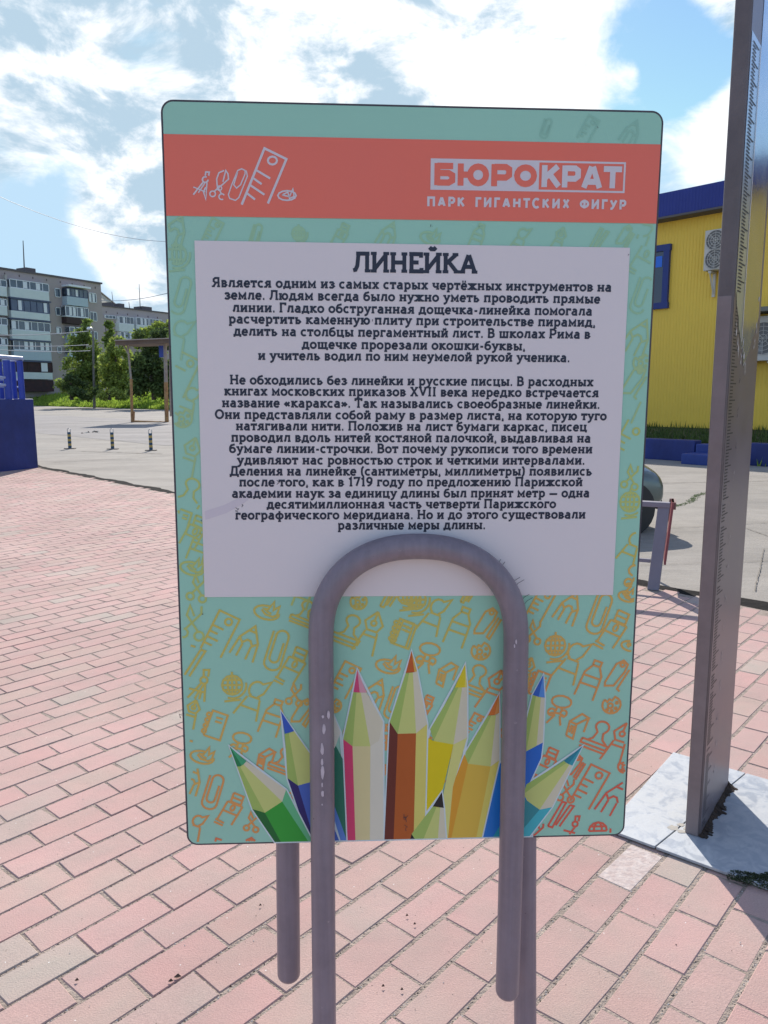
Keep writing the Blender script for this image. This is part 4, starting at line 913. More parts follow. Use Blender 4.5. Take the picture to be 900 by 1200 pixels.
# paint chips along the left leg (short raised flakes of bare primer)
m_chip = mat('bare_primer', (.62, .55, .60), .6, color2=(.48, .42, .46), vscale=60)
b = MB(); cr = random.Random(3)
def on_front(px, py, lift=.0004):          # point on the near surface of the front tube
    c = Pf(*(px, py)); O = Vector((0, 0, H)); r = (c-O).normalized()
    ax = Pf(378.5 if px < 480 else 600.5, py); up = V
    # cylinder around axis through ax along V
    w0 = O-ax; w0 = w0-up*w0.dot(up); rr = r-up*r.dot(up); A = rr.dot(rr); Bq = 2*w0.dot(rr); C = w0.dot(w0)-(RB+lift)**2
    disc = Bq*Bq-4*A*C
    return None if disc < 0 else O+r*((-Bq-math.sqrt(disc))/(2*A))
def chip(cx, cy, w_, h_):
    n = 9; P = []
    for k in range(n):
        a = 2*math.pi*k/n; q = on_front(cx+math.cos(a)*w_*cr.uniform(.7, 1.2), cy+math.sin(a)*h_*cr.uniform(.8, 1.15))
        if q is None: return
        P.append(q-SO)
    if (P[1]-P[0]).cross(P[2]-P[0]).dot(Nn) < 0: P.reverse()
    b = MB(); b.add(P, [tuple(range(n))]); b.build('paint_chip', m_chip, sign)
for cx, cy, w_, h_ in ((378.5, 840, 1.6, 2), (385, 838, 1.8, 5), (379.5, 855, 2, 6), (377.5, 878, 2, 7), (377.5, 893, 1.5, 5), (378, 905, 2.2, 8), (377.5, 920, 1, 3), (378, 930, 2, 4), (377.5, 943, .8, 1.2), (612-7, 752, 1.0, 3), (603, 757, .8, 2), (608, 730, .7, 1)):
    chip(cx, cy, w_, h_)

# ================================================================== BLUE PODIUM WITH RAILING (left)
C1 = Vector((-6.37, 14.09, 0)); dl = Vector((-.60, -.80, 0)).normalized()
pod = thing('blue_podium', 'solid blue painted podium wall with tubular railing at the left picture edge', 'podium', tuple(C1))
C0 = ground(-60, 560); dd = (Vector((C0.x, C0.y, 0))-C1).normalized(); bk = Vector((dd.y, -dd.x, 0)); bk = bk if bk.y > 0 else -bk
bk = Vector((-.52, .85, 0)).normalized()
b = MB(); b.obox((0, 0, -.03), dd*3.2, bk*2.4, (0, 0, 1.285)); b.build('podium_wall', M['navy'], pod, bevel=.015)
def Q(px, py, off=0.0):
    q = onplane(C1+bk*off, Vector((dd.y, -dd.x, 0)), px, py)-C1; return q
def bar(name, pts, r, m=M['bluem'], parent=pod, n=8):
    b = MB(); b.tube(pts, r, n); return b.build(name, m, parent, smooth=True)
zt = 1.255
for px, off, r in ((26, .08, .055), (10.5, .10, .065), (-6, .1, .06), (17.8, .55, .045), (2.5, .9, .045)):
    q = Q(px, 465, off); bar('railing_post', [(q.x, q.y, zt-.02), (q.x, q.y, 1.93)], r)
m_rail = mat('railing_top', (.35, .42, .60), .35)
a = Q(29, 465, .08); c = Q(-40, 465, .08)
b = MB(); b.tube([(a.x, a.y, 1.97), (c.x, c.y, 2.0)], .04, 10); b.build('top_rail', m_rail, pod, smooth=True)
a = Q(29, 465, .08); c = Q(8, 465, 1.5)
b = MB(); b.tube([(a.x, a.y, 1.96), (c.x, c.y, 1.96)], .035, 10); b.build('top_rail', m_rail, pod, smooth=True)
for z in (1.50, 1.63):
    a = Q(9, 465, .10); c = Q(-45, 465, .1); b = MB(); b.tube([(a.x, a.y, z), (c.x, c.y, z)], .026, 8); b.build('mid_rail', m_rail, pod, smooth=True)
    a = Q(26, 465, .55); c = Q(-30, 465, .75); b = MB(); b.tube([(a.x, a.y, z-.03), (c.x, c.y, z-.03)], .016, 8); b.build('mid_rail', m_rail, pod, smooth=True)

# ================================================================== BOLLARDS
m_yel = mat('bollard_yellow', (.55, .40, .12), .6, var=.25); m_tl = mat('bollard_blue', (.03, .09, .17), .6, var=.3); m_dk = mat('bollard_base', (.24, .21, .18), .9, var=.4)
m_hoop = mat('bollard_hoop', (.4, .4, .4), .4, metal=.6)
def bollard(lbl, px, py):
    g_ = ground(px, py); t = thing('bollard', lbl, 'bollard', (g_.x, g_.y, -.02), 0, 'striped bollards beside the road')
    b = MB(); b.box(-.13, .13, -.07, .07, 0, .02); b.build('base_plate', m_dk, t, bevel=.006)
    n = 7; h = .40/n
    b = MB()
    for k in range(n): b.tube([(0, 0, .02+k*h), (0, 0, .02+(k+1)*h)], .042, 14, mi=k % 2)
    b.build('striped_post', [m_tl, m_yel], t, smooth=True)
    b = MB(); b.tube([(-.038, 0, .40)]+[(-.038*math.cos(R(a)), 0, .48+.03*math.sin(R(a))) for a in range(0, 181, 30)]+[(.038, 0, .40)], .008, 6); b.build('top_hoop', m_hoop, t, smooth=True)
bollard('blue and yellow striped bollard nearest the blue podium', 82, 525)
bollard('middle one of three blue and yellow striped bollards', 132, 525.5)
bollard('striped bollard nearest the board edge, below the shelter shadow', 177, 527)

# debris on the asphalt by the bollards
db = MB(); g_ = ground(108, 506)
for i in range(20):
    pebble(db, g_.x+rg.gauss(0, .12), g_.y+rg.gauss(0, .3), -.02, rg.uniform(.02, .08), rg.choice((0, 1)))
tag(db.build('rubble', [mat('rubble_pale', (.6, .56, .45), .9), mat('rubble_dark', (.14, .11, .09), .9)]), 'scrap of pale rubble lying on the asphalt between two bollards', 'rubble', kind='stuff')

# ================================================================== SHELTER
m_rust = mat('rusty_yellow_steel', (.40, .26, .11), .7, color2=(.22, .10, .05), vscale=6); m_stl = mat('pale_steel', (.34, .32, .30), .6, color2=(.24, .19, .16), vscale=4)
m_roof = mat('shelter_roof', (.17, .125, .10), .8, color2=(.12, .085, .07), vscale=2)
SY = 37.5
sh_ = thing('bus_shelter', 'open steel shelter with flat brown roof and rusty yellow posts', 'shelter', tuple(ground(155, 494)))
s0 = Vector(sh_.location)
def SP(px, py, Y=SY): return at(px, py, Y)-s0
def seg(name, a, c, r, m, n=8, par=sh_): 
    b = MB(); b.tube([a, c], r, n); return b.build(name, m, par, smooth=True)
seg('post', SP(149.5, 402), SP(153.5, 444), .05, m_stl); seg('post_lower', SP(153.5, 444), SP(155, 494), .07, m_rust)
seg('post', SP(193.5, 402), SP(194.5, 448), .09, m_stl); seg('post_lower', SP(194.5, 448), SP(195.5, 495), .10, m_rust)
seg('brace', SP(143.5, 402), SP(151, 416), .04, m_stl); seg('floor_rail', SP(154, 494), SP(197, 495.5), .07, m_rust)
seg('post', SP(157, 482), SP(156.5, 493), .05, m_rust)
a = SP(140, 400.5); c = SP(206, 398)
b = MB(); b.obox(a+Vector((0, -.6, -.18)), (c-a), (0, 3.4, .1), (0, 0, .17)); b.build('roof_deck', m_roof, sh_)
b = MB(); b.obox(a+Vector((0, -.7, -.008)), (c-a), (0, 3.6, .1), (0, 0, .05)); b.build('roof_sheet', mat('roof_pale_rim', (.34, .29, .26), .6), sh_)
a = SP(186, 405, SY+.3); b = MB(); b.obox(a, SP(193, 405, SY+.3)-a, (0, .05, 0), (0, 0, -.55)); b.build('blue_sign_plate', M['bluem'], sh_)
seg('rear_post', SP(199, 403, SY+2.6), SP(200, 488, SY+2.6), .05, m_stl)
seg('rear_post', SP(240, 403, SY+2.6), SP(240, 488, SY+2.6), .05, m_stl)

# ================================================================== GRASS BANK
gb_ = MB(); gr = random.Random(6)
m_soil = mat('bank_grass', (.20, .30, .045), .95, color2=(.13, .20, .03), vscale=.8)
e_near = [ground(-60, 473.5), ground(45, 475.5), ground(120, 477.6), ground(200, 480), ground(300, 484)]
prof = [(0, -.02), (2, .18), (8, .75), (16, 1.25), (26, 1.45), (60, 1.5)]
rows = []
for dpt, hz in prof:
    row = []
    for k, e in enumerate(e_near):
        d_ = Vector((e.x, e.y, 0)).normalized(); q = Vector((e.x, e.y, 0))+d_*dpt; row.append((q.x, q.y, hz))
    rows.append(row)
n = len(e_near); gb_.add([v for r_ in rows for v in r_], [(i*n+k, i*n+k+1, (i+1)*n+k+1, (i+1)*n+k) for i in range(len(rows)-1) for k in range(n-1)])
tag(gb_.build('grass_bank', m_soil), kind='structure')
def tuft(mb, x, y, z, h, wd, rnd, k=3):
    for _ in range(k):
        a = rnd.uniform(0, 3.14); dx, dy = math.cos(a)*wd, math.sin(a)*wd; lx, ly = rnd.uniform(-h, h)*.35, rnd.uniform(-h, h)*.35
        mb.add([(x-dx, y-dy, z), (x+dx, y+dy, z), (x+lx, y+ly, z+h*rnd.uniform(.7, 1.2))], [(0, 1, 2)])
def bank_z(e, d_):
    for (a, za), (c, zc) in zip(prof, prof[1:]):
        if a <= d_ <= c: return za+(zc-za)*(d_-a)/(c-a)
    return 1.5
m_grass = mat('grass_blades', (.34, .46, .07), .8, color2=(.24, .36, .05), vscale=.5, rnd=.35, trans=.45)
tf = MB()
for i in range(9000):
    k = gr.uniform(0, 3.3); e = e_near[int(k)].lerp(e_near[int(k)+1], k-int(k)); d_ = gr.random()**1.5*26
    q = Vector((e.x, e.y, 0)); q = q+q.normalized()*d_
    tuft(tf, q.x, q.y, bank_z(e, d_)-.02, gr.uniform(.12, .4), gr.uniform(.05, .16), gr, 2)
tag(tf.build('grass', m_grass), 'bright green long grass on the bank below the flats', 'grass', kind='stuff')

# ================================================================== TREES
m_bark = mat('bark', (.11, .085, .065), .9, color2=(.07, .055, .045), vscale=6, bump=.6, bscale=10)
def leafmat(nm, c, c2): return mat(nm, c, .6, color2=c2, vscale=.7, rnd=.5, trans=.5)
lm = [leafmat('leaves_mid', (.25, .33, .07), (.12, .18, .045)), leafmat('leaves_light', (.42, .50, .11), (.24, .31, .07)), leafmat('leaves_dark', (.13, .19, .055), (.07, .11, .035))]
def tree(label, px, base_py, Y, blobs, m, n, leaf=.16, seed=1, cat='tree', zbase=1.2):
    rn_ = random.Random(seed); g_ = at(px, base_py, Y); t = thing('broadleaf_tree' if cat == 'tree' else 'shrub', label, cat, (g_.x, g_.y, zbase))
    o = Vector((g_.x, g_.y, zbase)); sc_ = Y/F
    tops = []
    b = MB()
    for (bx_, by_, rx_, ry_) in blobs:
        c = at(bx_, by_, Y)-o; rx, rz = rx_*sc_, ry_*sc_; tops.append((c, rx, rz))
    top = max(c.z for c, _, _ in tops)
    b.tube([(0, 0, -.4), (rn_.uniform(-.1, .1), 0, top*.35), (rn_.uniform(-.2, .2), rn_.uniform(-.2, .2), top*.7), (0, 0, top)], [.2, .16, .1, .04], 8)
    for c, rx, rz in tops: b.tube([(0, 0, max(.3, c.z*.45)), tuple(c*.6+Vector((0, 0, c.z*.15))), tuple(c)], [.09, .06, .02], 6)
    b.build('trunk', m_bark, t, smooth=True)
    b = MB(); tot = sum(rx*rz for _, rx, rz in tops)
    for c, rx, rz in tops:
        cl = []
        for _ in range(max(6, int(26*rx*rz/3))):
            a = rn_.uniform(0, 6.28); u_ = rn_.uniform(-1, 1); r_ = rn_.uniform(.45, 1.0)
            cl.append(Vector((c.x+math.cos(a)*math.sqrt(1-u_*u_)*rx*r_, c.y+math.sin(a)*math.sqrt(1-u_*u_)*rx*r_, c.z+u_*rz*r_)))
        for _ in range(int(n*rx*rz/tot)):
            q = rn_.choice(cl)+Vector((rn_.gauss(0, .32), rn_.gauss(0, .32), rn_.gauss(0, .26)))*min(1.2, max(.5, rx*.6))
            s_ = leaf*rn_.uniform(.6, 1.3); d1 = Vector((rn_.uniform(-1, 1), rn_.uniform(-1, 1), rn_.uniform(-1, 1))).normalized(); d2 = d1.orthogonal().normalized()
            b.add([q-d1*s_, q+d2*s_*.6, q+d1*s_, q-d2*s_*.6], [(0, 1, 2, 3)])
    b.build('crown', m, t)
    return t
tree('tall dark green tree in front of the flats beside the utility pole', 100, 462, 78, [(102, 380, 5, 9), (101, 392, 9, 12), (97, 405, 14, 18), (104, 420, 16, 18), (90, 432, 17, 16), (107, 445, 17, 20), (84, 450, 14, 16), (98, 455, 20, 12)], lm[0], 9500, seed=1)
tree('light green bushy tree between the dark tree and the shelter', 137, 462, 76, [(136, 408, 11, 14), (128, 425, 13, 16), (144, 425, 13, 18), (136, 440, 16, 18), (146, 455, 13, 12), (124, 455, 10, 12)], lm[1], 8500, seed=2)
tree('small dark tree top rising beyond the light green tree', 128, 455, 100, [(128, 383, 4, 8), (129, 393, 6, 9), (130, 404, 8, 11), (131, 418, 9, 14), (131, 434, 9, 14)], lm[0], 4600, seed=3)
tree('large dark tree behind the shelter with sunlit yellowish top', 180, 464, 70, [(176, 398, 16, 10), (192, 397, 16, 11), (166, 415, 14, 18), (184, 420, 18, 20), (174, 442, 20, 22), (194, 450, 20, 20), (160, 448, 12, 18), (215, 425, 18, 24)], lm[2], 14000, seed=4)
tree('sunny yellow green treetop showing above the shelter roof', 186, 460, 84, [(172, 390, 12, 7), (187, 386, 11, 7), (200, 384, 12, 10), (162, 400, 8, 8)], lm[1], 5200, seed=7)
tree('low dark shrub at the foot of the flats left of the tall tree', 84, 466, 74, [(82, 448, 9, 10), (92, 455, 12, 10), (100, 460, 14, 8)], lm[2], 3600, .13, 5, 'shrub')
tree('low pale green shrub in the grass between the trees', 128, 466, 73, [(122, 462, 7, 5), (133, 460, 6, 5), (143, 463, 6, 4)], lm[1], 1600, .12, 6, 'shrub')
tree('leafy shrub peeping over the grass at the left edge', 3, 466, 80, [(3, 445, 7, 16), (-8, 440, 10, 16)], lm[1], 2600, .13, 8, 'shrub')

# ================================================================== UTILITY POLE AND CABLES
m_con = mat('concrete_pole', (.22, .21, .20), .9, color2=(.16, .15, .15), vscale=3)
YP = 76.6; bp = at(110, 468, YP); tp = at(109, 388, YP)
pole = thing('street_lamp', 'grey lamp post with a bright white lamp head rising between the trees', 'street lamp', (bp.x, bp.y, 0))
b = MB(); b.tube([(0, 0, -.05), (tp.x-bp.x, 0, tp.z)], [.13, .09], 10); b.build('post', m_con, pole, smooth=True)
lh = at(105, 385, YP)-Vector((bp.x, bp.y, 0))
b = MB(); b.tube([(tp.x-bp.x, 0, tp.z-.1), (lh.x+.2, -.3, lh.z+.05)], .035, 6); b.build('arm', m_con, pole)
b = MB(); b.tube([lh+Vector((.28, 0, -.02)), lh+Vector((.1, -.02, .02)), lh+Vector((-.15, -.04, .0)), lh+Vector((-.26, -.05, -.05))], [.06, .15, .14, .05], 12); b.build('lamp_head', mat('lamp_white', (.85, .86, .88), .25), pole, smooth=True)
m_cab = mat('pale_cable', (.42, .43, .45), .5, metal=.3)
def cable(lbl, a, c, sag, r, grp='overhead cables'):
    b = MB(); b.tube([a.lerp(c, k/12)-Vector((0, 0, sag*4*(k/12)*(1-k/12))) for k in range(13)], r, 5); tag(b.build('overhead_cable', m_cab), lbl, 'cable', grp)
cable('top cable running left from the lamp head past the flats', at(104, 388, 68), at(-80, 389, 62), .3, .035)
cable('middle cable crossing the flats at the third balcony', at(104, 404, 68), at(-80, 398, 62), .3, .03)
cable('lowest cable crossing the flats above the podium railing', at(106, 411, 68), at(-80, 402, 62), .3, .03)
cable('thin dark cable slanting down across the sky at upper left', at(-60, 202, 40), at(240, 281, 60), 1.2, .016)
cable('faint cable crossing the sky above the farther flats', at(118, 352, 90), at(230, 333, 70), .5, .03)

# ================================================================== APARTMENT BLOCKS
m_wall = mat('silicate_brick', (.42, .35, .34), .9, color2=(.37, .32, .315), vscale=.6, bump=.2, bscale=5)
m_wall2 = mat('silicate_brick_far', (.44, .38, .37), .9, color2=(.40, .35, .35), vscale=.5)
m_pale = mat('pale_end_wall', (.50, .47, .42), .9, color2=(.42, .40, .36), vscale=.3)
m_par = mat('balcony_sheet', (.66, .72, .70), .7, color2=(.58, .65, .64), vscale=1.2); m_parb = mat('balcony_sheet_blue', (.45, .55, .61), .7, var=.12)
m_gl = mat('window_glass', (.10, .135, .18), .12, spec=.8, color2=(.045, .06, .09), vscale=.9); m_glb = mat('window_glass_blue', (.06, .09, .17), .15, spec=.8, color2=(.03, .045, .1), vscale=.8)
m_fr = mat('window_frame', (.72, .75, .78), .5); m_frb = mat('frame_blue', (.07, .09, .16), .6); m_brn = mat('brown_board', (.055, .035, .035), .9); m_dark = mat('dark_opening', (.03, .022, .025), .9, color2=(.07, .03, .03), vscale=2)
m_rf = mat('roof_edge', (.12, .105, .11), .8)
class Block:
    def __init__(s, lbl, pxA, YA, pxB, YB, top_py, depth, wall, zb=.9, ext=0.0, name='apartment_building'):
        s.A = at(pxA, top_py, YA); Bp = at(pxB, top_py, YB); s.top = s.A.z; s.A = Vector((s.A.x, s.A.y, 0)); Bp = Vector((Bp.x, Bp.y, 0))
        s.d = (Bp-s.A).normalized(); s.len = (Bp-s.A).length; s.n = Vector((s.d.y, -s.d.x, 0)); s.n = -s.n if s.n.dot(s.A) > 0 else s.n
        s.t = thing(name, lbl, 'apartment block', tuple(s.A)); s.zb = zb
        b = MB(); b.obox(-s.d*ext+Vector((0, 0, zb)), s.d*(s.len+ext), -s.n*depth, (0, 0, s.top-zb)); b.build('wall', wall, s.t)
        b = MB(); b.obox(-s.d*(ext+.15)+s.n*.2+Vector((0, 0, s.top)), s.d*(s.len+ext+.3), -s.n*(depth+.4), (0, 0, .22)); b.build('roof', m_rf, s.t)
    def sz(s, px, py):
        q = onplane(s.A, s.n, px, py)-s.A; return q.dot(s.d), q.z
    def panel(s, name, x0, x1, y0, y1, m, out=.06, par=None):
        s0_, z1 = s.sz(x0, y0); _, z0 = s.sz(x0, y1); s1_, _ = s.sz(x1, y0)
        b = MB(); b.obox(s.d*s0_+Vector((0, 0, z0)), s.d*(s1_-s0_), s.n*out, (0, 0, z1-z0)); return b.build(name, m, par or s.t), (s0_, s1_, z0, z1, out)
    def window(s, x0, x1, y0, y1, nb, out=.06, fm=None, gm=None, fw=.09, par=None, curt=0):
        s0_, z1 = s.sz(x0, y0); _, z0 = s.sz(x0, y1); s1_, _ = s.sz(x1, y0); fm = fm or m_fr; gm = gm or m_gl
        b = MB(); O = lambda a, z, o=0: s.d*a+Vector((0, 0, z))+s.n*o
        b.obox(O(s0_, z0), s.d*(s1_-s0_), s.n*(out+.05), (0, 0, fw)); b.obox(O(s0_, z1-fw), s.d*(s1_-s0_), s.n*(out+.05), (0, 0, fw))
        for k in range(nb+1):
            a = s0_+(s1_-s0_-fw)*k/nb; b.obox(O(a, z0+fw), s.d*fw, s.n*(out+.047), (0, 0, z1-z0-2*fw))
        f = b.build('window', fm, par or s.t)
        cr_ = random.Random(int(x0*7+y0))
        for k in range(nb):
            a = s0_+(s1_-s0_-fw)*k/nb+fw; wd = (s1_-s0_-fw)/nb-fw
            b = MB(); b.obox(O(a, z0+fw), s.d*wd, s.n*out, (0, 0, z1-z0-2*fw)); b.build('pane', gm, f)
            if cr_.random() < .45:
                b = MB(); b.obox(O(a+wd*.1, z0+fw*1.5, out+.002), s.d*wd*.5, s.n*.01, (0, 0, (z1-z0-3*fw))); b.build('curtain', m_fr, f)
        return f
K1_ = Block('five storey brick block of flats with glazed balconies nearest the left edge', 118, 114, 0, 100, 333, 12, m_wall, ext=0)
# A is the right corner (far), d runs left / toward the camera; extend to the left beyond the frame
b = MB(); b.obox(K1_.d*K1_.len+Vector((0, 0, .9)), K1_.d*26, -K1_.n*12, (0, 0, K1_.top-.9)); b.build('wall', m_wall, K1_.t)
b = MB(); b.obox(K1_.d*(K1_.len+.16)+K1_.n*.2+Vector((0, 0, K1_.top)), K1_.d*26, -K1_.n*12.4, (0, 0, .22)); b.build('roof', m_rf, K1_.t)
K = K1_
def balcony(Bk, x0, x1, yw0, yw1, yp1, nb, pm_=m_par, fm=None, gm=None, out=1.0):
    p, (s0_, s1_, z0, z1, o_) = Bk.panel('balcony', x0, x1, yw1, yp1, pm_, out); Bk.window(x0+.4, x1-.4, yw0, yw1, nb, out-.1, fm, gm, par=None)
    return p
balcony(K, 5.5, 51, 327, 337.2, 348, 6); balcony(K, 7, 51.8, 350, 364, 372.3, 6, m_par, m_frb, m_glb); balcony(K, 8, 52.8, 375, 386.5, 397, 6)
balcony(K, 10, 54, 398.5, 410, 421.5, 7, m_parb); balcony(K, 12, 55.5, 423, 436, 444, 3, m_par, m_brn, m_dark)
K.panel('basement_panel', 12, 57, 445, 459, m_dark, .95)
for y in (348.3, 372.6, 397.3, 421.8): K.panel('slab', 6, 53.5, y, y+1.6, m_frb, 1.05)
for x0, x1, y0 in ((-34, 1.5, 320), (-34, 2, 343), (-34, 2.5, 366), (-34, 3, 390), (-34, 4, 413)): balcony(K, x0, x1, y0+4, y0+13, y0+24, 5)
K.panel('pilaster', 2.8, 5, 322, 458, m_pale, .5)
balcony(K, 72.5, 97, 337.5, 347.5, 357.5, 5, m_parb, m_frb); K.panel('awning', 72, 97.5, 333.8, 336, m_fr, 1.5)
balcony(K, 71, 98, 358.5, 370.5, 371.2, 6, m_par); K.panel('balcony', 72, 95, 371.4, 379, m_brn, 1.0)
balcony(K, 76, 98, 383, 392, 402, 4, m_parb); balcony(K, 76, 99, 406, 416, 426, 4, m_parb)
for x0, x1, y0, y1, nb in ((64, 69.5, 337.5, 348, 1), (65, 69.5, 360, 369.5, 1), (66, 70.5, 383, 391.5, 1), (67, 71, 406, 414, 1), (104, 111.5, 342.8, 354.2, 2), (105, 112.3, 365, 376, 2), (106, 113, 388, 398, 2)): K.window(x0, x1, y0, y1, nb)
for x in (5, 22, 38, 54, 70, 84, 98, 111): K.panel('roof_vent', x, x+.8, 318.5+x*.155, 321+x*.155, m_dark, .02)
def antenna(Bk, px, y0, y1, nm='antenna'):
    q0 = onplane(Bk.A-Bk.n*2, Bk.n, px+1.5, y1)-Bk.A; q1 = onplane(Bk.A-Bk.n*2, Bk.n, px, y0)-Bk.A
    b = MB(); b.tube([q0-Vector((0, 0, .8)), q1], [.10, .05], 6); b.build(nm, m_rf, Bk.t)
antenna(K, 27, 282, 320)
q0 = onplane(K.A-K.n*1, K.n, 31, 320)-K.A; q1 = onplane(K.A-K.n*1, K.n, 42, 320)-K.A
b = MB(); b.obox((q0.x, q0.y, K.top+.2), (q1-q0)*Vector((1, 1, 0)) if False else Vector((q1.x-q0.x, q1.y-q0.y, 0)), -K.n*2, (0, 0, .7)); b.build('roof_hatch', m_rf, K.t)
K2 = Block('farther row of flats seen between the corner block and the board', 118, 146, 205, 162, 358.5, 12, m_wall2)
K2.window(122, 134, 369, 373, 3, .3); 
balcony(K2, 135, 153, 370.5, 379, 388, 4); balcony(K2, 155.5, 170, 372, 381, 388, 3); balcony(K2, 171, 186, 373.5, 382, 390, 4)
balcony(K2, 137, 152, 388.5, 397, 405, 4); balcony(K2, 156, 186, 390.5, 398, 406, 5)
K2.window(190, 196, 377, 385, 2)
for x in (124, 137, 149, 161, 173, 184): K2.panel('roof_vent', x, x+.8, 364+(x-118)*.11, 366+(x-118)*.11, m_dark, .02)
antenna(K2, 163, 333, 366); antenna(K2, 151, 354, 364)
for x0, x1 in ((129, 134), (140, 146), (167, 178)):
    q0 = onplane(K2.A-K2.n*1.5, K2.n, x0, 362)-K2.A; q1 = onplane(K2.A-K2.n*1.5, K2.n, x1, 362)-K2.A
    b = MB(); b.obox((q0.x, q0.y, K2.top+.2), Vector((q1.x-q0.x, q1.y-q0.y, 0)), -K2.n*2.5, (0, 0, .9)); b.build('roof_hatch', m_rf, K2.t)
K3 = Block('pale receding wall of the taller flats behind the farther row', 117, 172, 156, 236, 342.5, 10, m_pale)
antenna(K3, 131, 342, 352)

# ================================================================== YELLOW BUILDING
FA = Vector((7.6, 21.0, 0)); fdv = Vector((.676, -.737, 0)).normalized(); fno = Vector((-.737, -.676, 0)).normalized()   # towards the square
m_yw = mat('yellow_siding', (.95, .64, .075), .5, color2=(.90, .60, .075), vscale=.8); m_bf = mat('blue_fascia', (.018, .036, .26), .5, color2=(.015, .030, .22), vscale=1)
yb = thing('yellow_shop_building', 'yellow ribbed metal building with blue fascia and blue framed window', 'building', tuple(FA))
T0, T1 = -9.0, 22.0
def yp(px, py, off=0.0):      # point on the facade plane, in facade metres
    q = onplane(FA+fno*off, fno, px, py)-FA; return q.dot(fdv), q.z
ZT = yp(800, 221.0, .5)[1]; ZF = yp(800, 249.5, .5)[1]
def ribbed(t0, t1, z0, z1, out, pitch, dep, m, name, parent=yb, skip=()):
    b = MB(); k = int((t1-t0)/pitch); P = []
    for i in range(k):
        a = t0+i*pitch; P += [(a, 0), (a+pitch*.55, 0), (a+pitch*.65, dep), (a+pitch*.9, dep)]
    P.append((t0+k*pitch, 0))
    vs = [fdv*a+fno*(out+o)+Vector((0, 0, z)) for z in (z0, z1) for a, o in P]; n = len(P)
    b.add(vs, [(i+1, i, n+i, n+i+1) for i in range(n-1)]); return b.build(name, m, parent)
b = MB(); b.obox(fdv*T0+Vector((0, 0, -.03)), fdv*(T1-T0), -fno*12, (0, 0, ZT-.1)); b.build('wall', m_yw, yb)
ribbed(T0, T1, .0, ZF+.05, .02, .085, .009, m_yw, 'siding')
b = MB(); b.obox(fdv*(T0-.3)+Vector((0, 0, ZF)), fdv*(T1-T0+.6), fno*.46, (0, 0, ZT-ZF)); b.build('fascia', m_bf, yb)
ribbed(T0-.3, T1+.3, ZF+.02, ZT-.02, .462, .085, .009, m_bf, 'fascia_siding')
b = MB(); b.obox(fdv*(T0-.3)+Vector((0, 0, ZF-.05)), fdv*(T1-T0+.6), fno*.49, (0, 0, .05)); b.build('soffit', mat('soffit', (.12, .11, .11), .8), yb)
b = MB(); b.obox(fdv*(T0-.3)+Vector((0, 0, ZT)), fdv*(T1-T0+.6), fno*.5-fno*13 if False else -fno*12.5, (0, 0, .06)); b.build('roof', m_bf, yb)
# blue window
m_bw = mat('blue_window_frame', (.014, .035, .20), .45); m_bg = mat('blue_tinted_glass', (.015, .03, .07), .12, spec=.9)
def fbox(name, x0, x1, y0, y1, o0, o1, m, parent=yb, bevel=0):
    a, z1 = yp(x0, y0, o1); c, _ = yp(x1, y0, o1); _, z0 = yp(x0, y1, o1)
    b = MB(); b.obox(fdv*a+fno*o0+Vector((0, 0, z0)), fdv*(c-a), fno*(o1-o0), (0, 0, z1-z0)); return b.build(name, m, parent, bevel=bevel)
a0, zt_ = yp(745, 292, .06); a1, _ = yp(787, 285.5, .06); _, zb_ = yp(785, 361, .06)
wf = MB(); wdt = .16
for o_, s_ in (((a0, zb_), (a1-a0, .16)), ((a0, zt_-.16), (a1-a0, .16))): wf.obox(fdv*o_[0]+fno*.02+Vector((0, 0, o_[1])), fdv*s_[0], fno*.10, (0, 0, s_[1]))
for a in (a0, (a0+a1)/2-.25, a1-.18): wf.obox(fdv*a+fno*.02+Vector((0, 0, zb_+.16)), fdv*.16, fno*.098, (0, 0, zt_-zb_-.32))
wf = wf.build('window', m_bw, yb)
b = MB(); b.obox(fdv*(a0+.1)+fno*.02+Vector((0, 0, zb_+.1)), fdv*(a1-a0-.2), fno*.045, (0, 0, zt_-zb_-.2)); b.build('pane', m_bg, wf)
b = MB(); b.obox(fdv*(a1-.95)+fno*.068+Vector((0, 0, zb_+(zt_-zb_)*.66)), fdv*.72, fno*.01, (0, 0, .28)); b.build('pane', mat('bright_blue_sticker', (.02, .16, .75), .3), wf)
# more windows further along (seen mirrored in the ruler)
for a in (9.0, 13.0, 17.0):
    b = MB(); b.obox(fdv*a+fno*.02+Vector((0, 0, 1.2)), fdv*1.4, fno*.10, (0, 0, 1.6)); f_ = b.build('window', m_bw, yb)
    b = MB(); b.obox(fdv*(a+.12)+fno*.121+Vector((0, 0, 1.32)), fdv*1.16, fno*.01, (0, 0, 1.36)); b.build('pane', m_bg, f_)
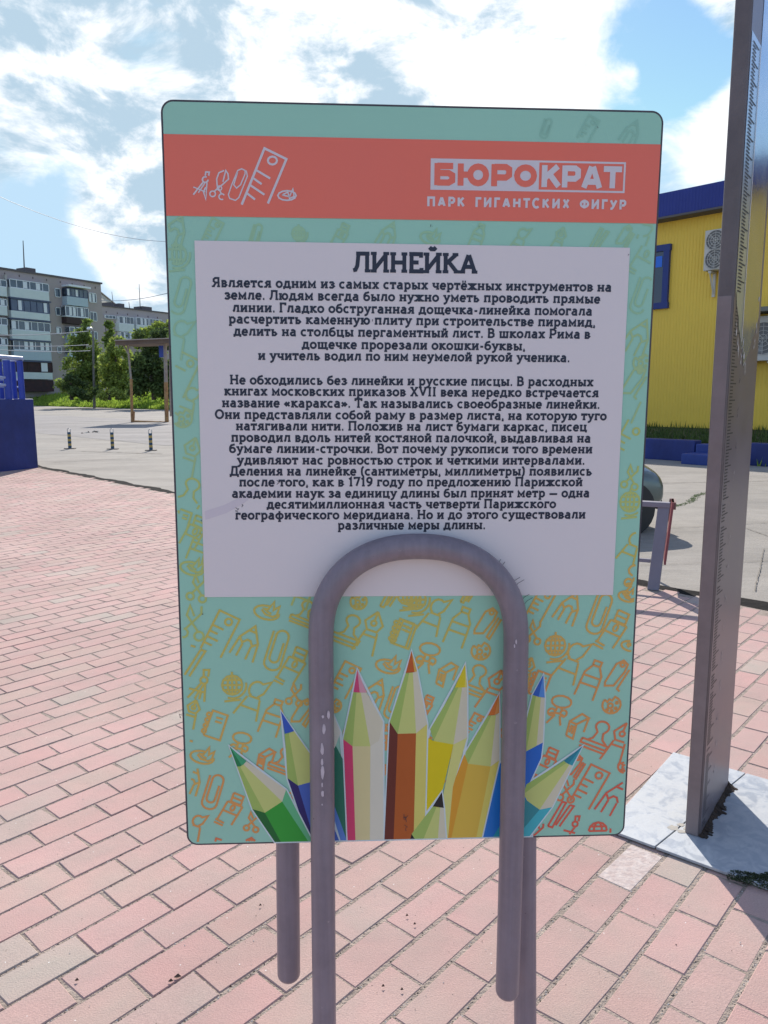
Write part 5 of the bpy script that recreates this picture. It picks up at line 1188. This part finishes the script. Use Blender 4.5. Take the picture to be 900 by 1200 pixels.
# air conditioners : each a thing
m_ac = mat('ac_case', (.62, .59, .53), .55, var=.08); m_acd = mat('ac_dark', (.17, .165, .16), .6)
def aircon(lbl, t, z, wd, hg, fans, grp='outdoor air conditioning units'):
    o = FA+fdv*t+fno*.06+Vector((0, 0, z)); th = thing('air_conditioner', lbl, 'air conditioner', tuple(o), 0, grp)
    b = MB(); b.obox((0, 0, 0), fdv*wd, fno*.34, (0, 0, hg)); b.build('case', m_ac, th, bevel=.015)
    for cx, cz, r in fans:
        c = fdv*cx*wd+fno*.345+Vector((0, 0, cz*hg)); n = 24
        b = MB(); vs = [c+fdv*(r*math.cos(2*math.pi*k/n))+Vector((0, 0, r*math.sin(2*math.pi*k/n))) for k in range(n)]
        b.add(vs+[v-fno*.05 for v in vs], [tuple(range(n))]+[(k, (k+1) % n, n+(k+1) % n, n+k) for k in range(n)]); b.build('fan_opening', m_acd, th)
        b = MB()
        for rr in (.25, .5, .75, 1.0):
            b.tube([c+fno*.012+fdv*(r*rr*math.cos(2*math.pi*k/20))+Vector((0, 0, r*rr*math.sin(2*math.pi*k/20))) for k in range(21)], .007, 4, cap=False)
        for a in range(0, 180, 45): b.tube([c+fno*.012+fdv*(r*math.cos(R(a)))+Vector((0, 0, r*math.sin(R(a)))), c+fno*.012-fdv*(r*math.cos(R(a)))-Vector((0, 0, r*math.sin(R(a))))], .006, 4)
        b.build('fan_grille', m_ac, th)
        b = MB()
        for k in range(3):
            a = 2.1*k; u_ = fdv*math.cos(a)+Vector((0, 0, math.sin(a))); v_ = -fdv*math.sin(a)+Vector((0, 0, math.cos(a)))
            b.add([c+fno*.004, c+u_*r*.9+v_*r*.12+fno*.004, c+u_*r*.75+v_*r*.5+fno*.008], [(0, 1, 2)])
        b.build('fan_blade', mat('fan_blade', (.28, .27, .26), .6), th)
    b = MB()
    for q in (.22, .75):
        b.obox(fdv*wd*q+Vector((0, 0, -.06)), fdv*.07, fno*.32, (0, 0, .05)); b.obox(fdv*wd*q+Vector((0, 0, -.62)), fdv*.07, fno*.05, (0, 0, .56))
        b.tube([fdv*(wd*q+.035)+fno*.30+Vector((0, 0, -.05)), fdv*(wd*q+.035)+fno*.03+Vector((0, 0, -.58))], .02, 6)
    b.build('bracket', m_ac, th); return th
t0_, z1_ = yp(826.5, 270.5, .4); t1_, _ = yp(853, 266, .4); _, z0_ = yp(826, 317.5, .4)
aircon('tall pale air conditioner with two stacked fans high on the yellow wall', t0_, z0_, t1_-t0_, z1_-z0_, ((.5, .73, .24), (.5, .27, .24)))
t0_, z1_ = yp(884, 371, .4); t1_, _ = yp(915, 368, .4); _, z0_ = yp(884, 423, .4)
aircon('wide air conditioner seen right of the giant ruler above a dark gap', t0_-.35, z0_, t1_-t0_+.35, z1_-z0_, ((.62, .5, .38),))
a_, zc = yp(884, 366, .4)
b = MB(); b.obox(FA*0+fdv*(t0_-.5)+fno*.03+Vector((0, 0, zc-.02)), fdv*2.4, fno*.75, (0, 0, .10)); b.build('canopy', mat('canopy', (.20, .20, .17), .7), yb)

# blue retaining wall with grass behind
g1 = ground(790, 538.5); WB = Vector((g1.x, g1.y, 0))
zw = at(790, 515.5, g1.y).z
bw = thing('blue_low_wall', 'long low blue painted wall in front of the yellow building', 'low wall', tuple(WB))
b = MB()
b.obox(fdv*-8+Vector((0, 0, -.03)), fdv*8.4, -fno*.3, (0, 0, zw+.03)); b.build('wall_section', M['navy'], bw, bevel=.02)
m_step = mat('step_blue', (.025, .06, .28), .5, var=.25)
b = MB(); b.obox(fdv*.42+fno*.02+Vector((0, 0, -.03)), fdv*.95, fno*.55, (0, 0, zw*.52)); b.build('step', m_step, bw, bevel=.02)
b = MB(); b.obox(fdv*.42+Vector((0, 0, -.03)), fdv*.95, -fno*.3, (0, 0, zw*.92)); b.build('wall_section', m_step, bw, bevel=.02)
b = MB(); b.obox(fdv*1.39+Vector((0, 0, -.03)), fdv*16, -fno*.3, (0, 0, zw+.03)); b.build('wall_section', M['navy'], bw, bevel=.02)
# grassy bed
b = MB(); d1 = (FA-WB).dot(-fno)
bed = [WB+fdv*-8-fno*.3, WB+fdv*17-fno*.3, WB+fdv*17-fno*(d1), WB+fdv*-8-fno*(d1)]
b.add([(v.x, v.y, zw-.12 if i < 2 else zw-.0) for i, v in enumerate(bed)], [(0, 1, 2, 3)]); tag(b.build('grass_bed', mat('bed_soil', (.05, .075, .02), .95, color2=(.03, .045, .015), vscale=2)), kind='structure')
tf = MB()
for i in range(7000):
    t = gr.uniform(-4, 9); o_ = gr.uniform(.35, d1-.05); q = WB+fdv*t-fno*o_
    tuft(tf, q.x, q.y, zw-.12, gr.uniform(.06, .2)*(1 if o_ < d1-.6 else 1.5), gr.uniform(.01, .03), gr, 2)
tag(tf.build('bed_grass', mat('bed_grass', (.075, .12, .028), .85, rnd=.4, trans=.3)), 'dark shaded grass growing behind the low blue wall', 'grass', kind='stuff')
# weeds at the foot of the blue wall
tf = MB()
for i in range(600):
    t = gr.gauss(3.1, .5); q = WB+fdv*t+fno*abs(gr.gauss(.05, .1)); tuft(tf, q.x, q.y, -.02, gr.uniform(.04, .16), gr.uniform(.006, .02), gr, 2)
tag(tf.build('weeds', m_grass), 'small green weeds at the foot of the low blue wall', 'weeds', kind='stuff')
# weedy crack in the asphalt
tf = MB(); ca = ground(775, 594); cb = ground(842, 574)
for i in range(700):
    k = gr.random(); q = ca.lerp(cb, k); tuft(tf, q.x+gr.gauss(0, .02)+.1*math.sin(k*6), q.y+gr.gauss(0, .03), -.021, gr.uniform(.003, .012), gr.uniform(.004, .014), gr, 1)
tag(tf.build('crack_weeds', mat('crack_moss', (.30, .34, .16), .9, rnd=.2)), 'faint green moss growing along a crack in the asphalt', 'moss', kind='stuff')

# ================================================================== CAR
m_cp = mat('car_paint', (.13, .165, .155), .28, metal=.5, coat=.7, var=.05); m_tyre = mat('tyre', (.02, .02, .02), .85); m_glass = mat('car_glass', (.02, .025, .03), .06, spec=.8)
m_rim = mat('rim', (.35, .36, .37), .35, metal=.8); m_blk = mat('black_trim', (.02, .02, .02), .5); m_lens = mat('lamp_lens', (.5, .52, .5), .1); m_red2 = mat('tail_red', (.35, .02, .02), .2)
cx_, cy_ = 2.76, 7.34; cu = Vector((.985, .17, 0)).normalized(); cw = Vector((-.17, .985, 0)).normalized()
car = thing('parked_car', 'grey green parked car mostly behind the board, its front corner showing', 'car', (cx_, cy_, -.02), math.atan2(cu.y, cu.x))
# local: x forward (front at 0, tail at -2.9), y from near side (0) to far side (1.25)
CLn, CWd, RWh = 2.95, 1.25, .225
sta = [  # x, half-width factor, belt z, hood/top z
 (0.0, .84, .42, .50), (-.03, .92, .52, .60), (-.15, .97, .58, .675), (-.5, .99, .60, .70), (-.85, 1.0, .60, .70), (-1.2, 1.0, .62, .72), (-1.9, 1.0, .63, .73), (-2.5, .99, .63, .73), (-2.85, .94, .58, .70), (-2.95, .80, .45, .55)]
b = MB(); ring = []
for x, hw, bz_, tz in sta:
    h = CWd/2*hw; y0 = CWd/2
    lo_ = .17 if -2.9 < x < -.03 else .24
    ring.append([(x, y0-h*.96, lo_), (x, y0-h*1.0, lo_+.12), (x, y0-h*1.0, bz_-.06), (x, y0-h*.93, bz_+.02), (x, y0-h*.55, tz), (x, y0, tz+.012), (x, y0+h*.55, tz), (x, y0+h*.93, bz_+.02), (x, y0+h*1.0, bz_-.06), (x, y0+h*1.0, lo_+.12), (x, y0+h*.96, lo_)])
m_ = len(ring[0]); vs = [v for g in ring for v in g]
b.add(vs, [(i*m_+k, i*m_+(k+1) % m_, (i+1)*m_+(k+1) % m_, (i+1)*m_+k) for i in range(len(ring)-1) for k in range(m_)]+[tuple(reversed(range(m_))), tuple(range((len(ring)-1)*m_, len(ring)*m_))])
body = b.build('body', m_cp, car, smooth=True); sb = body.modifiers.new('sub', 'SUBSURF'); sb.levels = 2; sb.render_levels = 2
cab = [(-.80, .66, .0), (-1.15, .66, .38), (-2.1, .66, .42), (-2.55, .66, .34), (-2.8, .66, .0)]
def cabin(sc_y, zadd, zr): 
    vs = []
    for x, z, up in cab:
        hw = CWd/2*(.93-.28*(up/.42))*sc_y
        vs += [(x, CWd/2-hw, z+up*zr), (x, CWd/2+hw, z+up*zr)]
    return vs
vs = []
prof_c = [(-.72, .70), (-1.12, 1.08), (-1.35, 1.115), (-2.05, 1.115), (-2.45, 1.05), (-2.82, .70)]
b = MB(); n = len(prof_c)
for sgn in (-1, 1):
    for x, z in prof_c:
        hw = CWd/2*(.93-.22*(z-.70)/.41); vs.append((x, CWd/2+sgn*hw, z))
b.add(vs, [tuple(range(n)), tuple(reversed(range(n, 2*n)))]+[(i, n+i, n+i+1, i+1) for i in range(n-1)]); b.build('cabin', m_cp, car, bevel=.03, smooth=True)
def side_y(z, sgn, o=.006): return CWd/2+sgn*(CWd/2*(.93-.22*(z-.70)/.41)+o)
for sgn in (-1, 1):
    for win in ([(-.95, .74), (-1.2, 1.04), (-1.62, 1.06), (-1.62, .74)], [(-1.68, .74), (-1.68, 1.06), (-2.15, 1.06), (-2.35, .74)]):
        b = MB(); b.add([(x, side_y(z, sgn), z) for x, z in win], [(0, 1, 2, 3) if sgn > 0 else (3, 2, 1, 0)]); b.build('side_window', m_glass, car)
b = MB(); w_ = lambda z: CWd/2*(.93-.22*(z-.70)/.41)-.05
b.add([(-.755, CWd/2-w_(.74), .745), (-.755, CWd/2+w_(.74), .745), (-1.08, CWd/2+w_(1.05), 1.055), (-1.08, CWd/2-w_(1.05), 1.055)], [(0, 1, 2, 3)]); b.build('windscreen', m_glass, car)
b = MB(); b.add([(-2.80, CWd/2-w_(.74), .74), (-2.80, CWd/2+w_(.74), .74), (-2.475, CWd/2+w_(1.03), 1.03), (-2.475, CWd/2-w_(1.03), 1.03)], [(3, 2, 1, 0)]); b.build('rear_window', m_glass, car)
def wheel(x, y, sgn):
    b = MB(); b.tube([(x, y-.07, RWh), (x, y-.055, RWh), (x, y+.055, RWh), (x, y+.07, RWh)], [RWh*.9, RWh, RWh, RWh*.9], 28); wh = b.build('wheel', m_tyre, car, smooth=True)
    yy = y+sgn*.068; b = MB(); b.tube([(x, yy, RWh), (x, yy+sgn*.008, RWh)], [RWh*.62, RWh*.58], 20)
    for k in range(5):
        a = 2*math.pi*k/5; b.tube([(x, yy+sgn*.012, RWh), (x+math.cos(a)*RWh*.55, yy+sgn*.012, RWh+math.sin(a)*RWh*.55)], .018, 6)
    b.build('rim', m_rim, wh, smooth=True)
    b = MB(); b.tube([(x, y-.075+sgn*.001, RWh+.01), (x, y+.0765, RWh+.01)], RWh*1.2, 26); b.build('wheel_arch', m_blk, car, smooth=True)
for x in (-.42, -2.42): wheel(x, .062, -1); wheel(x, CWd-.062, 1)
for y in (.17, CWd-.17):
    b = MB(); b.tube([(-.08, y, .40), (-.03, y, .40), (-.005, y, .40)], [.09, .085, .05], 16); b.build('headlight', m_lens, car, smooth=True)
    b = MB(); b.box(-2.97, -2.93, y-.08, y+.08, .42, .54); b.build('tail_light', m_red2, car, bevel=.01)
b = MB(); b.box(-.03, .035, .18, CWd-.18, .20, .30); b.build('front_bumper', m_blk, car, bevel=.015)
b = MB(); b.box(-3.0, -2.93, .12, CWd-.12, .20, .32); b.build('rear_bumper', m_blk, car, bevel=.015)
b = MB(); b.box(.0, .02, .36, CWd-.36, .34, .44); b.build('grille', m_blk, car, bevel=.006)
for x in (-1.15, -1.66, -2.3):
    b = MB(); b.box(x, x+.006, -.004, .02, .22, .62); b.build('door_seam', m_blk, car)
for x in (-1.55, -2.18):
    b = MB(); b.box(x, x+.11, -.012, .01, .53, .55); b.build('door_handle', m_blk, car, bevel=.004)
b = MB(); b.box(-1.02, -.92, -.10, .04, .70, .79); b.build('wing_mirror', m_cp, car, bevel=.02)

# ================================================================== A-BOARD FRAME (grey metal with a red panel)
g_ = ground(765.5, 691); tab = thing('pavement_stand', 'grey metal frame of a standing board with a red edged panel by the kerb', 'pavement stand', (g_.x, g_.y, 0))
m_gm = mat('grey_frame', (.20, .19, .24), .5, var=.15); m_rp = mat('red_panel', (.30, .075, .08), .5, var=.2)
o = Vector((g_.x, g_.y, 0)); le = Vector((-.90, .44, 0)).normalized(); nb_ = Vector((.44, .90, 0)).normalized()
def P3(px, py, Y): return at(px, py, Y)-o
bt = Vector((0, 0, 0)); tpp = P3(778, 594, g_.y+.10)
def frame_bar(name, a, c, w1, w2, m):
    d_ = (c-a); s1 = le*w1; s2 = nb_*w2; b = MB(); b.obox(a-s1/2-s2/2, s1, s2, d_); b.build(name, m, tab, bevel=.004)
frame_bar('leg', bt, tpp, .075, .04, m_gm)
l2 = le*.72; frame_bar('leg', bt+l2, tpp+l2, .075, .04, m_gm)
hd = Vector((0, 0, .035))
b = MB(); b.obox(tpp-le*.04-nb_*.03+Vector((0, 0, -.002)), le*.80, nb_*.06, hd); b.build('top_bar', m_gm, tab, bevel=.004)
b = MB(); q = bt.lerp(tpp, .32); b.obox(q+le*.04-nb_*.012, le*.66, nb_*.024, Vector((0, 0, .025))); b.build('lower_bar', m_gm, tab, bevel=.003)
# folded banner leaf seen edge-on, running back from the near leg
vd = Vector((.33, .94, 0)); tp2 = tpp+le*-.05+nb_*.02+Vector((0, 0, .03)); bt3 = bt.lerp(tpp, .30)-le*.045+nb_*.02
b = MB(); b.obox(bt3, vd*.22, -le*.014, tp2-bt3); b.build('red_panel', m_rp, tab)
m_br = mat('brown_leg', (.20, .11, .10), .6)
b = MB(); b.obox(tp2+vd*.01, vd*.20, -le*.026, Vector((0, 0, -.05))); b.build('panel_clamp', m_br, tab)
b = MB(); b.tube([tp2+vd*.20, Vector((0, 0, 0))+vd*.42], .014, 8); b.build('rear_leg', m_br, tab, smooth=True)
